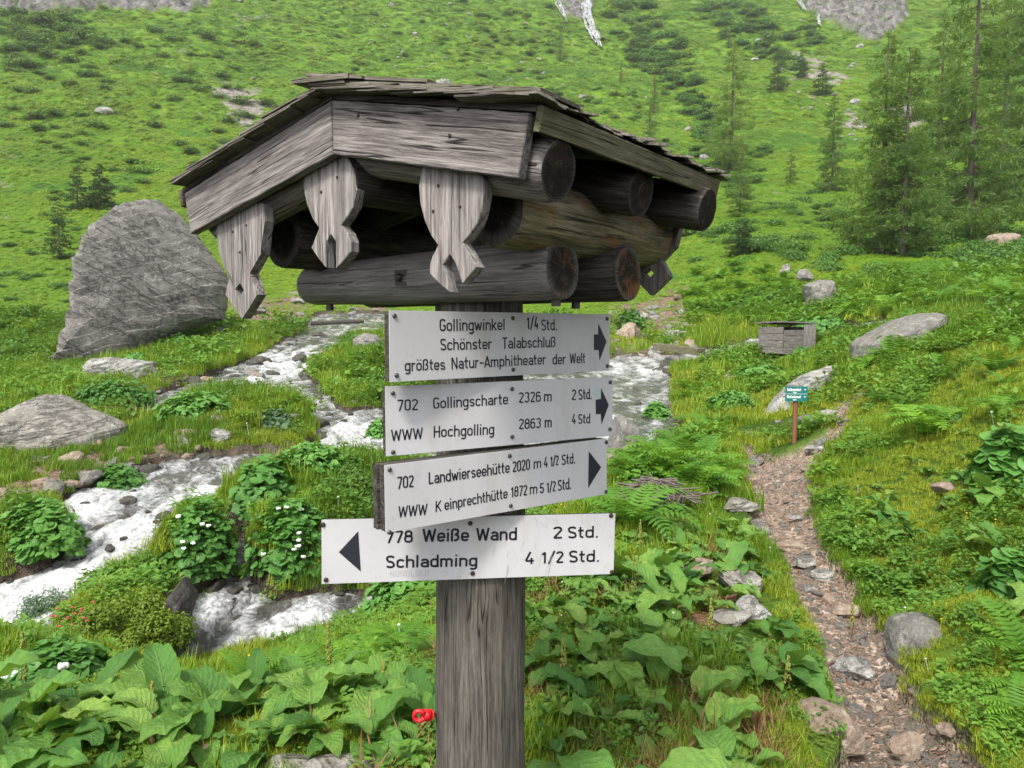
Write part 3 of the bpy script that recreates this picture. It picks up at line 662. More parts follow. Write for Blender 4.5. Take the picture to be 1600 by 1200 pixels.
for o, pts in zip([pd[0][0], pd[1][0], pd[2][0]], ([(364,362),(385,352),(375,394)], [(502,300),(527,277)], [(685,290),(677,330),(719,323)])):
    for x, y in pts:
        a, b = gpx(x, y, .026); nm = nail(rp(a, .0255, b), -E_, .0032)
        n_ = nm.build('nail', M['rust'], o)
for x, y in ((703,212),(716,170),(560,180)):
    a, b = gpx(x, y, 0); spb(nail(rp(a, -.0002, b), -E_, .004), 'nail', M['rust'])
# pendants of the back gable
pa = pd[0][1]; cs = gpx(378, 400, .026)
for tx in (.50,):
    pendant(pa, PND[0][1], WD + .001, 'wood', shift=(tx - cs[0] - .142, -.17 - cs[1] - .092), k=.82)
# rafters: three pairs of round logs
RR = .056
for k, w in enumerate((.085, .44, .72)):
    for sg, L in ((1, LR + (.005, -.01, .03)[k]), (-1, LL - .05)):
        off = RR + .014 + (.012 if k == 0 else 0)
        a = rp(sg * .0, w, -.004 - off / ca - .0); b = rp(sg * (L * ca) - sg * 0, w, -L * sa - off / ca)
        m = MB(); log(m, a, b, RR * 1.0, RR * (1.02 if k < 2 else .95), seg=26, rings=20, bumpy=.06, seed=k * 3.1 + sg)
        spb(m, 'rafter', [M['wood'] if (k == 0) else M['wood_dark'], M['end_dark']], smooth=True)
# wall plates on top of the tie beams
EZ = ZC + .128
def tie(off, s0, s1, nm='tie_beam', z=EZ, mt='log', r0=.056, r1=.069, end='end'):
    c = np.array([POSTC[0], POSTC[1], 0]) + E_ * off
    m = MB(); log(m, c + T_ * s0 + U_ * (z - .012), c + T_ * s1 + U_ * z, r0, r1, seg=36, rings=30, bumpy=.05, seed=off * 9)
    return spb(m, nm, [M[mt], M[end]], smooth=True)
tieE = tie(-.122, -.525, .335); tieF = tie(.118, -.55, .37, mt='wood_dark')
def plate(s, w0, w1, z, mt, r=.079):
    c = np.array([POSTC[0], POSTC[1], 0]) - E_ * .122 + T_ * s
    m = MB(); log(m, c + E_ * w0 + U_ * z, c + E_ * w1 + U_ * z, r, r * .98, seg=36, rings=30, bumpy=.08, seed=s * 5)
    return spb(m, 'wall_plate', [M[mt], M['end_dark']], smooth=True)
plate(.295, -.19, .50, ZC + .240, 'wood_orange'); plate(-.44, -.16, .46, ZC + .232, 'wood_dark')
# ridge pole
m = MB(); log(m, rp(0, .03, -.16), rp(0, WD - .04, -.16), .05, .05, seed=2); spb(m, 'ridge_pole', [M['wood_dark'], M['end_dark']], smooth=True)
# gable infill behind the front rafters: dark vertical boards deep under the roof
# roof decking and the light eave board
for sg, L in ((1, LR), (-1, LL)):
    m = MB(); X = T_ * sg * ca - U_ * sa; N = T_ * sg * sa + U_ * ca
    for k in range(7):
        w0 = .002 + k * (WD - .01) / 7; w1 = w0 + (WD - .01) / 7 - .003
        prism(m, [(.0, w0), (L + .012, w0), (L + .012, w1), (.0, w1)], P0, X, E_, N, .0025, .014, off=k * 2.2)
    spb(m, 'roof_deck', M['wood_dark'])
    m = MB(); base = P0 + X * (L + .014)
    prism(m, [(.0, -.030), (WD + .0, -.030), (WD + .0, .013), (.0, .013)], base, E_, N, X, 0, .014, gx=(1, 0), bev=.0015, off=sg)
    spb(m, 'eave_board', M['wood_green'])
# shingles, one mesh per slope
def shingles(sg, L, seed):
    rn = random.Random(seed); m = MB(); X = T_ * sg * ca - U_ * sa; N = T_ * sg * sa + U_ * ca
    ncourse = 7 if sg > 0 else 8; pitch = (L + .03) / ncourse
    for c in range(ncourse + 1):
        for lay in range(2):
            w = -.028 - rn.uniform(0, .01)
            while w < WD + .01:
                wd = rn.uniform(.045, .085); w1 = min(w + wd, WD + .03)
                end = L + (.034 if sg > 0 else .008) - c * pitch + rn.uniform(-.014, .014) - lay * .012; st = max(end - .19, -.035 if sg > 0 else .004)
                th = rn.uniform(.0035, .0065); lift = .0145 + lay * .005 + rn.uniform(0, .002) + (0 if c == 0 else .002)
                tilt = (.034 if sg > 0 else .02) + rn.uniform(-.01, .015)
                if end - st > .04:
                    # slab as a tilted box with ragged lower edge
                    nn = 4; lo = [end + rn.uniform(-.006, .006) for _ in range(nn + 1)]
                    V = []; G = []
                    skew = rn.uniform(-.003, .003); g0 = rn.random() * 9
                    for z in (0, th):
                        for i in range(nn + 1):
                            ww = w + (w1 - w) * i / nn
                            for (xx, base) in ((st, 0.), (lo[i] - .004 * (z > 0), tilt * (end - st))):
                                h = lift + base * 1.0 + z * (1 if xx > st else .5) + skew * i + (0 if xx > st else -.004)
                                V.append(P0 + X * xx + E_ * ww + N * h); G.append((xx + g0, ww, z))
                    k = 2 * (nn + 1); Fc = []
                    for i in range(nn):
                        a = 2 * i; Fc += [(a, a + 1, a + 3, a + 2), (k + a, k + a + 2, k + a + 3, k + a + 1), (a + 1, k + a + 1, k + a + 3, a + 3), (a, a + 2, k + a + 2, k + a)]
                    Fc += [(0, k, k + 1, 1), (2 * nn, 2 * nn + 1, k + 2 * nn + 1, k + 2 * nn)]
                    m.add(V, Fc, .5, 0, G)
                w = w1 + rn.uniform(.0, .004)
    # long thin edge shingles lying along the verge
    return m
m = shingles(1, LR, 5)
X = T_ * ca - U_ * sa; N = T_ * sa + U_ * ca
for k, (a, b, h, ov) in enumerate(((-.02, .22, .020, .034), (.02, .40, .028, .030), (-.045, .13, .037, .040), (.16, .545, .021, .037), (.3, .56, .030, .028), (.08, .30, .037, .03))):
    prism(m, [(a, -ov), (b, -ov + .003), (b, .10), (a, .10)], P0, X, E_, N, h, h + .006, gx=(1, 0), off=k)
spb(m, 'shingles', M['shingle'])
m = shingles(-1, LL, 8)
X = -T_ * ca - U_ * sa; N = -T_ * sa + U_ * ca
for k, (a, b, h, ov) in enumerate(((.03, .30, .018, .030), (.25, .603, .016, .034), (.40, .606, .022, .03))):
    prism(m, [(a, -ov), (b, -ov), (b, .10), (a, .10)], P0, X, E_, N, h, h + .006, gx=(1, 0), off=k)
spb(m, 'shingles', M['shingle'])
m = MB(); N1 = T_ * math.sin(.12) + U_ * math.cos(.12); X1 = T_ * math.cos(.12) - U_ * math.sin(.12)
for k in range(7):
    w = -.045 + k * .125; prism(m, [(-.075 - .01 * (k % 2), w), (.10, w + .004), (.105, w + .11), (-.07, w + .112)], P0 + U_ * .027, X1, E_, N1, 0, .010, gx=(1, 0), off=k)
spb(m, 'ridge_cap', M['shingle'])
# bolts
def bolt(px, py, off):
    c = np.array([POSTC[0], POSTC[1], 0]) + E_ * off
    P = on_plane(px, py, c, E_)
    m = MB(); box(m, P, T_, U_, E_, .019, .019, .004); 
    q = nail(P - E_ * .004, -E_, .010); m.add(np.concatenate(q.v), q.f); m.add(np.concatenate(q.v) - E_ * .008, q.f); spb(m, 'bolt', M['steel'])
bolt(627, 434, -.122 - .060)
for x, y in ((495,455),(590,415),(706,420)):
    pass
for (s, off) in ((-.45, -.122), (.22, .118), (.31, -.11)):
    c = np.array([POSTC[0], POSTC[1], 0]) + E_ * off + T_ * s; m = MB(); tube(m, [c + U_ * (EZ - .04), c + U_ * (EZ - .083)], .011, 8); spb(m, 'bolt', M['steel'])

# ---- stroke lettering (narrow technical letters)
def arc(cx, cy, rx, ry, a0, a1, n=9): return [(cx + rx * math.cos(R(a0 + (a1 - a0) * k / n)), cy + ry * math.sin(R(a0 + (a1 - a0) * k / n))) for k in range(n + 1)]
def stad(x0, y0, x1, y1): r = (x1 - x0) / 2; c = (x0 + x1) / 2; return arc(c, y1 - r, r, r, 180, 0) + arc(c, y0 + r, r, r, 0, -180) + [(x0, y1 - r)]
def S_(x0, y0, x1, y1):
    r = (x1 - x0) / 2; c = (x0 + x1) / 2; m_ = (y0 + y1) / 2; h = (y1 - y0)
    return arc(c, y1 - r * .95, r, r * .95, 15, 180) + arc(c, y1 - r * .95, r, h / 2 - r * .95, 180, 255, 5) + arc(c, y0 + r * .95, r, h / 2 - r * .95, 75, 0, 5) + arc(c, y0 + r * .95, r, r * .95, 0, -165)
XH = .70
def glyphs():
    g = {}; a, b = .07, .37; T, Bm, m_ = .93, .07, .22; r = .15; xt = XH - .07
    dots = [[(a + .05, .86), (a + .05, .97)], [(b - .05, .86), (b - .05, .97)]]
    g['G'] = (.46, [arc(.235, T - .165, .165, .165, 10, 180) + arc(.235, Bm + .165, .165, .165, 180, 360) + [(.40, .46), (.25, .46)]])
    o = [stad(a, Bm, b, xt)]; g['o'] = (.44, o); g['ö'] = (.44, o + dots)
    g['l'] = (.19, [[(.09, 1), (.09, 0)]]); g['i'] = (.19, [[(.09, XH), (.09, 0)], [(.09, .85), (.09, .97)]])
    ar = arc(m_, xt - r, r, r, 180, 0)
    g['n'] = (.44, [[(a, XH), (a, 0)], [(a, xt - r)] + ar + [(b, 0)]]); g['h'] = (.44, [[(a, 1), (a, 0)], [(a, xt - r)] + ar + [(b, 0)]])
    g['m'] = (.66, [[(a, XH), (a, 0)], arc(.195, xt - .125, .125, .125, 180, 0) + [(.32, 0)], arc(.445, xt - .125, .125, .125, 180, 0) + [(.57, 0)]])
    g['g'] = (.44, [stad(a, Bm, b, xt), [(b, XH), (b, -.1)] + arc(m_, -.1, r, .11, 0, -150)])
    g['w'] = (.58, [[(.05, XH), (.17, .02), (.29, XH - .1), (.41, .02), (.53, XH)]])
    g['k'] = (.42, [[(a, 1), (a, 0)], [(.37, XH), (.08, .26)], [(.17, .38), (.39, 0)]])
    g['e'] = (.43, [[(a, .34), (b, .34), (b, xt - r)] + arc(m_, xt - r, r, r, 0, 180) + arc(m_, Bm + r, r, r, 180, 340)])
    g['c'] = (.41, [arc(m_, xt - r, r, r, 20, 180) + arc(m_, Bm + r, r, r, 180, 340)])
    g['1'] = (.34, [[(.05, .72), (.2, .93), (.2, 0)]]); g['/'] = (.40, [[(.04, -.06), (.36, 1.06)]])
    g['4'] = (.46, [[(.26, 1), (.05, .26), (.42, .26)], [(.31, .5), (.31, 0)]])
    g['S'] = (.46, [S_(a, Bm, .39, T)]); g['s'] = (.41, [S_(a, Bm, .345, xt)])
    g['t'] = (.30, [[(.12, .95), (.12, .2)] + arc(.24, .2, .12, .13, 180, 280, 5), [(.01, XH - .06), (.27, XH - .06)]])
    g['d'] = (.44, [stad(a, Bm, b, xt), [(b, 1), (b, 0)]]); g['b'] = (.44, [stad(a, Bm, b, xt), [(a, 1), (a, 0)]]); g['p'] = (.44, [stad(a, Bm, b, xt), [(a, XH), (a, -.24)]])
    g['a'] = (.43, [arc(m_, xt - r, r, r, 160, 0) + [(b, 0)], [(b, .38)] + arc(m_, .225, r, .155, 80, 280) + [(b, .13)]])
    g['r'] = (.31, [[(a, XH), (a, 0)], [(a, xt - .15)] + arc(.21, xt - .14, .14, .14, 180, 60, 6)])
    g['.'] = (.20, [[(.09, -.01), (.09, .13)]]); g['-'] = (.36, [[(.03, .42), (.33, .42)]])
    g['T'] = (.42, [[(.01, T), (.41, T)], [(.21, T), (.21, 0)]]); uu = [[(a, XH), (a, Bm + r)] + arc(m_, Bm + r, r, r, 180, 360), [(b, XH), (b, 0)]]
    g['u'] = (.44, uu); g['ü'] = (.44, uu + dots)
    g['ß'] = (.47, [[(a, 0), (a, T - .15)] + arc(.22, T - .15, .15, .15, 180, 0, 8) + arc(.21, T - .22, .155, .18, -10, -90, 4) + arc(.22, .30, .17, .22, 85, -90, 9) + [(.17, .07)]])
    g['N'] = (.48, [[(a, 0), (a, .98), (.41, .02), (.41, 1)]]); g['A'] = (.46, [[(.03, 0), (.23, .98), (.43, 0)], [(.1, .27), (.36, .27)]])
    g['W'] = (.68, [[(.05, 1), (.19, .02), (.34, .92), (.49, .02), (.63, 1)]])
    g['7'] = (.44, [[(.03, T), (.39, T), (.16, 0)]]); g['0'] = (.46, [stad(a, Bm, .39, T)])
    g['2'] = (.46, [arc(m_, T - .16, .16, .16, 170, 0) + [(.38, .68), (.07, .07), (.42, .07)]])
    g['3'] = (.46, [arc(m_, T - .15, .155, .15, 160, 0) + arc(m_, .70, .155, .17, 0, -80, 5) + arc(m_, .31, .165, .24, 80, -155, 10)])
    g['6'] = (.46, [stad(a, Bm, .39, .60), [(a, .3), (a, T - .16)] + arc(.23, T - .16, .16, .16, 180, 20, 6)])
    g['8'] = (.46, [stad(.06, Bm, .40, .55), stad(.085, .52, .375, T)]); g['5'] = (.46, [[(.38, T), (.09, T), (.08, .52)] + arc(.23, .33, .16, .24, 110, -160, 12)])
    g['H'] = (.48, [[(a, 0), (a, 1)], [(.41, 0), (.41, 1)], [(a, .5), (.41, .5)]]); g['L'] = (.40, [[(a, 1), (a, .07), (.39, .07)]])
    g['K'] = (.48, [[(a, 0), (a, 1)], [(.43, 1), (.08, .38)], [(.18, .55), (.45, 0)]]); g[' '] = (.28, [])
    g['O'] = (.46, [stad(a, Bm, .39, T)]); UU = [[(a, 1), (a, .24)] + arc(.23, .23, .16, .16, 180, 360) + [(.39, 1)]]; g['U'] = (.46, UU); g['Ü'] = (.46, UU + [[(.14, 1.08), (.14, 1.16)], [(.32, 1.08), (.32, 1.16)]])
    return g
GL = glyphs()
def ribbon(pts, w):
    pts = [np.array(p, float) for p in pts]; parts = [[pts[0]]]
    for i in range(1, len(pts)):
        if np.linalg.norm(pts[i] - parts[-1][-1]) < 1e-4: continue
        if len(parts[-1]) > 1:
            a = parts[-1][-1] - parts[-1][-2]; b = pts[i] - parts[-1][-1]
            if a @ b < -.05 * np.linalg.norm(a) * np.linalg.norm(b): parts.append([parts[-1][-1]])
        parts[-1].append(pts[i])
    V = []; Fc = []; o = 0
    for q in parts:
        v, f = ribbon1(q, w); V.append(v); Fc += [tuple(x + o for x in y) for y in f]; o += len(v)
    return np.concatenate(V), Fc
def ribbon1(pts, w):
    pts = np.array(pts, float); keep = [0] + [i for i in range(1, len(pts)) if np.linalg.norm(pts[i] - pts[i - 1]) > 1e-4]; pts = pts[keep]
    n = len(pts); closed = np.linalg.norm(pts[0] - pts[-1]) < 1e-3
    L = []; Rr = []
    for i in range(n):
        p = pts[i]; a = pts[i - 1] if i > 0 else (pts[-2] if closed else None); b = pts[i + 1] if i < n - 1 else (pts[1] if closed else None)
        d1 = (p - a) / np.linalg.norm(p - a) if a is not None else None; d2 = (b - p) / np.linalg.norm(b - p) if b is not None else None
        if d1 is None: d1 = d2
        if d2 is None: d2 = d1
        n1 = np.array([-d1[1], d1[0]]); n2 = np.array([-d2[1], d2[0]]); mm = n1 + n2; l = np.linalg.norm(mm)
        mm = mm / l if l > .2 else n1; k = 1 / max(mm @ n1, .45)
        L.append(p + mm * w / 2 * k); Rr.append(p - mm * w / 2 * k)
    return np.array(L + Rr), [(n + i, n + i + 1, i + 1, i) for i in range(n - 1)]
def stroke_text(txt, w=.125, track=.03, xs=1.):
    V = []; Fc = []; x = 0; o = 0
    for ch in txt:
        wd, strokes = GL[ch]
        for s_ in strokes:
            v, f = ribbon([(q[0] * xs, q[1]) for q in s_], w); V.append(v + [x, 0]); Fc += [tuple(i + o for i in q) for q in f]; o += len(v)
        x += wd * xs + track
    V = np.concatenate(V); V[:, 0] -= V[:, 0].min(); return V, Fc
class Plate:
    """a flat board in front of the post, found from its corners in view"""
    def __init__(s, vpx, dist, corners, side=1):
        t_ = np.array([vpx * side, 1. * side, 0]); t_ /= np.linalg.norm(t_); 
        if t_[0] < 0: t_ = -t_
        s.n = np.array([t_[1], -t_[0], 0])
        s.P = np.array([POSTC[0], POSTC[1], ZC]) + s.n * dist
        w = [on_plane(x, y, s.P, s.n) for x, y in corners]     # TL TR BR BL
        X = (w[1] - w[0]) + (w[2] - w[3]); W_ = np.linalg.norm(X) / 2; X /= np.linalg.norm(X); Y = np.cross(s.n, X); h = (np.linalg.norm(w[0] - w[3]) + np.linalg.norm(w[1] - w[2])) / 2
        s.c = sum(w) / 4; s.X, s.Y, s.hx, s.hy = X, Y, W_ / 2, h / 2
    def px(s, x, y, off=0.): return on_plane(x, y, s.P + s.n * off, s.n)
def fit_text(pl, txt, bl, br, tl, w, track, xs, off=.0012):
    a = pl.px(*bl, off); b = pl.px(*br, off); c = pl.px(*tl, off); X = b - a; L = np.linalg.norm(X); h = abs((c - a) @ np.cross(pl.n, X / L))
    V, Fc = stroke_text(txt, w, track, xs); k = xs
    for _ in range(3): k *= (L / h) / V[:, 0].max(); V, Fc = stroke_text(txt, w, track, k)
    return V, Fc
def words(pl, m, V, Fc, bl, br, tl, off=.0012):
    a = pl.px(*bl, off); b = pl.px(*br, off); c = pl.px(*tl, off); X = (b - a); W_ = V[:, 0].max(); Xn = X / np.linalg.norm(X); Yn = np.cross(pl.n, Xn); h = abs((c - a) @ Yn)
    P = a + V[:, :1] * X / W_ + V[:, 1:] * Yn * h
    m.add(P, Fc)
def make_sign(vpx, dist, corners, thick, lines, arrow, screws, side=1, bold=False, tiltlabel=None):
    pl = Plate(vpx, dist, corners, side)
    b = MB(); box(b, pl.c - pl.n * (thick / 2 + .0012), pl.X, pl.Y, pl.n, pl.hx - .001, pl.hy - .0015, thick / 2, bev=.0015, off=random.random() * 4)
    bo = spb(b, 'sign_board', M['wood_dark'])
    if tiltlabel: bo['label'] = tiltlabel
    p = MB(); box(p, pl.c - pl.n * .0006, pl.X, pl.Y, pl.n, pl.hx, pl.hy, .0006 + .0004, bev=.0004)
    p.build('sign_panel', M['enamel'], bo)
    for (txt, bl, br, tl) in lines:
        lm = MB(); V, Fc = fit_text(pl, txt, bl, br, tl, .165, .045, 1.32) if bold else fit_text(pl, txt, bl, br, tl, .128, .03, 1.)
        words(pl, lm, V, Fc, bl, br, tl); lm.build('lettering', M['black'], bo)
    am = MB(); am.add([pl.px(x, y, .0012) for x, y in arrow], [tuple(range(len(arrow)))]); am.build('arrow', M['black2'], bo)
    for x, y in screws:
        nail(pl.px(x, y, .0008), pl.n, .0052 if not bold else .0058).build('screw', M['rust' if bold else 'steel'], bo)
    return pl, bo
def c3(x, y): return (480 + x / 3.2, 470 + y / 3.2)
def c4(x, y): return (480 + x / 3.2, 680 + y / 3.2)
RB = .148
pl1, s1 = make_sign(1.22, RB, [(606,485),(953,491),(952,579),(611,597)], .022, [
 ('Gollingwinkel', (687,517.5), (788.5,516), (687,498)), ('1/4', (823,514.5), (841,514), (823,495)), ('Std.', (846,517), (870,516), (846,499)),
 ('Schönster', (688,547.5), (768.5,545.6), (688,529)), ('Talabschluß', (785,545), (868,542.5), (785,527)),
 ('größtes', (632.5,580), (695.6,577.8), (632.5,561.5)), ('Natur-Amphitheater', (705.6,577), (852.8,569.4), (705.6,558.5)), ('der', (863.4,569.7), (884,569), (863.4,552.8)), ('Welt', (890,568.4), (914.4,567.3), (890,552))],
 [c3(*q) for q in ((1434,168),(1456,168),(1456,112),(1497,204),(1462,298),(1458,246),(1434,245))], [c3(*q) for q in ((436,75),(1028,87),(1499,90),(447,373),(1030,344),(1500,326))])
pl2, s2 = make_sign(1.765, RB, [(600,604),(957,589),(957,681),(605,713)], .022, [
 ('702', (621,642.5), (653,641), (621,624.4)), ('Gollingscharte', (677,639), (794,631.6), (677,621)), ('2326', (810.6,630), (845,628), (810.6,613)), ('m', (850,627.5), (862,627), (850,610.5)),
 ('2', (893,625.5), (900,625.3), (893,608.5)), ('Std.', (904,625.3), (924.7,623.4), (904,608.4)),
 ('WWW', (611,689.7), (661,685.6), (611,671.6)), ('Hochgolling', (677.5,683.8), (772,678.8), (677.5,665.6)), ('2863', (810.6,671), (845,669), (810.6,654.4)), ('m', (851,668.3), (862,667.6), (851,651)),
 ('4', (893.4,662.8), (899.4,662.4), (893.4,647)), ('Std', (903.4,662.5), (922,661.4), (903.4,647))],
 [c3(*q) for q in ((1442,495),(1469,490),(1469,435),(1508,520),(1472,618),(1468,566),(1444,567))], [c3(*q) for q in ((428,462),(1024,441),(1515,407),(429,757),(1025,680),(1513,642))])
m = MB(); m.add([pl2.px(*c3(*q), .0013) for q in ((1433,437),(1462,437),(1463,478),(1434,478))], [(3, 2, 1, 0)]); m.build('sticker', M['sticker'], s2)
pl3, s3 = make_sign(1.47, RB + .026, [(600,727),(948,685),(948,772),(603,833)], .028, [
 ('702', (621,764.4), (646.6,761), (621,745)), ('Landwierseehütte', (670,756.9), (796.6,738.4), (670,738)), ('2020', (801,738.4), (828.4,733.8), (801,721)), ('m', (834,732.5), (845.6,731), (834,716)),
 ('4', (849.7,730.3), (855.6,729.6), (849.7,714)), ('1/2', (860,729), (873,727), (860,712.8)), ('Std.', (877.8,727), (898.8,723.8), (877.8,710.5)),
 ('WWW', (622,809), (667.5,804.4), (622,791)), ('K', (680.6,800), (690,798.6), (680.6,783)), ('einprechthütte', (694.7,797.5), (793.4,778.4), (694.7,780)), ('1872', (798,777.5), (823.8,773.8), (798,760.6)), ('m', (827.8,772.5), (839.4,771), (827.8,756)),
 ('5', (843.4,771.6), (850,770.8), (843.4,755)), ('1/2', (854.4,770), (868.4,767.5), (854.4,753.4)), ('Std.', (871.6,767.5), (892.5,763.8), (871.6,750))],
 [c4(*q) for q in ((1408,80),(1470,160),(1405,265))], [c4(*q) for q in ((412,172),(1012,103),(1495,35),(411,486),(1017,352),(1493,282))])
# second backing board of the third sign
b = MB(); box(b, pl3.c - pl3.n * .040 - pl3.X * .006, pl3.X, pl3.Y, pl3.n, pl3.hx, pl3.hy - .002, .0115, bev=.001); b.build('backing_board', M['wood_dark'], s3)
pl4, s4 = make_sign(6.6, RB - .012, [(500,815),(959,800),(961,899),(505,910)], .016, [
 ('778', (603,848.8), (645,847.8), (603,829.5)), ('Weiße Wand', (659.7,847), (807.5,844), (659.7,826.5)), ('2', (864,841.8), (878,841.4), (864,823)), ('Std.', (887,841.4), (934,839.7), (887,823)),
 ('Schladming', (602.8,887.8), (745.6,884.7), (602.8,868.2)), ('4', (820,881.4), (834,881), (820,862.4)), ('1/2', (846,880.4), (880,879.6), (846,862)), ('Std.', (888.8,879.2), (935.6,877.5), (888.8,860.6))],
 [c4(*q) for q in ((158,585),(255,480),(268,682))], [c4(*q) for q in ((79,447),(815,440),(1519,401),(94,723),(827,690),(1524,684))], bold=True, side=-1)
m = MB(); V, Fc = stroke_text('HÜNOLULU', .05, .1); words(pl4, m, V, Fc, (609.7,902), (670,900.5), (609.7,891.5)); m.build('scratched_writing', M['scratch'], s4); m = MB()
rs = random.Random(4)
for k in range(46):
    if k < 26: x = rs.uniform(790, 945); y = 806 + rs.uniform(0, 14); L = rs.uniform(4, 11); an = rs.uniform(50, 75)
    elif k < 38: x = rs.uniform(770, 870); y = rs.uniform(840, 890); L = rs.uniform(10, 34); an = rs.uniform(95, 112)
    else: x = rs.uniform(680, 740); y = rs.uniform(892, 903); L = rs.uniform(4, 9); an = rs.uniform(20, 130)
    p0 = np.array([x, y]); d = np.array([math.cos(R(an)), math.sin(R(an))]); nn_ = np.array([-d[1], d[0]]) * .28
    q = [p0 - nn_, p0 + nn_, p0 + d * L + nn_ * .4, p0 + d * L - nn_ * .4]
    m.add([pl4.px(a, b, .0013) for a, b in q], [(0, 1, 2, 3)])
m.build('scratches', M['scratch'], s4)
s1['label'] = 'topmost white sign board with three text lines and stubby right arrow'
s2['label'] = 'second white sign board from the top with 702 and two destinations'
s3['label'] = 'third white sign board, on doubled dark boards, tilted to the right'
s4['label'] = 'lowest, widest white sign board with bold letters and left arrow'
# red fence insulator screwed into the post
a = at_depth(681, 1116, 1.93); b = at_depth(656, 1119, 1.86)
m = MB(); tube(m, [a, at_depth(672, 1117, 1.89)], .004, 8); ins = spb(m, 'insulator_screw', M['steel'])
m = MB(); tube(m, [at_depth(673, 1117, 1.89), at_depth(662, 1118, 1.87)], [.0125, .0125], 12)
for k in range(3): 
    q0 = at_depth(672 - k * 3.3, 1117 + k * .3, 1.888); q1 = at_depth(671 - k * 3.3, 1117 + k * .3, 1.886); tube(m, [q0, q1], .0155, 12)
th = np.linspace(.5, 2 * math.pi - .4, 16); ctr = at_depth(655, 1118.5, 1.865)
tube(m, [ctr + np.array([math.cos(x) * .0135, 0, math.sin(x) * .0135]) for x in th], .0062, 8)
m.build('insulator_ring', M['red'], ins, smooth=True)

# ------------------------------------------------------------------ rocks
def G(px, py):
    x, y = ground(H, [(px, py)])[0]; return np.array([x, y, float(Hq(x, y))])
_ico = None
def ico(sub):
    import bmesh
    bm = bmesh.new(); bmesh.ops.create_icosphere(bm, subdivisions=sub, radius=1); V = np.array([v.co[:] for v in bm.verts]); Fc = [tuple(v.index for v in f.verts) for f in bm.faces]; bm.free(); return V, Fc
ICO = {k: ico(k) for k in (3, 4, 5)}
def rock_mesh(seed, size, sub=4, cuts=9, rough=.10, flat=.0):
    r = np.random.default_rng(seed); V, Fc = ICO[sub]; V = V.copy()
    for k in range(cuts):
        n = r.normal(size=3); n /= np.linalg.norm(n); d = r.uniform(.55, .85); q = V @ n; ov = q > d; V[ov] -= np.outer((q[ov] - d) * .93, n)
    nr = V / np.linalg.norm(V, axis=1)[:, None]
    V += nr * (fbm3(V * 1.6 + seed, 4) * rough * 2.2)[:, None] + nr * (np.abs(fbm3(V * 5 + seed, 3)) * -rough * .7)[:, None]
    V *= np.array(size) / 2; m = MB(); m.add(V, Fc); return m
def put_rock(px, py, wpx, hpx, seed, mat='rock', label=None, cat='rock', name='rock', group=None, dep=None, sink=.18, yaw=0, sub=4, cuts=9, rough=.1, tilt=0):
    """rock whose base centre stands at the pixel"""
    g = G(px, py); s = g[1] / F; w = wpx * s; h = hpx * s; d = dep or (w * .8)
    m = rock_mesh(seed, (w * 1.1, d * 1.1, h * 1.35), sub, cuts, rough)
    o = m.build(name, M[mat], smooth=False); o.location = (g[0], g[1] + d * .3, g[2] + h * .5 - h * sink * .5); o.rotation_euler = (0, tilt, yaw)
    tag(o, label, cat, group); return o
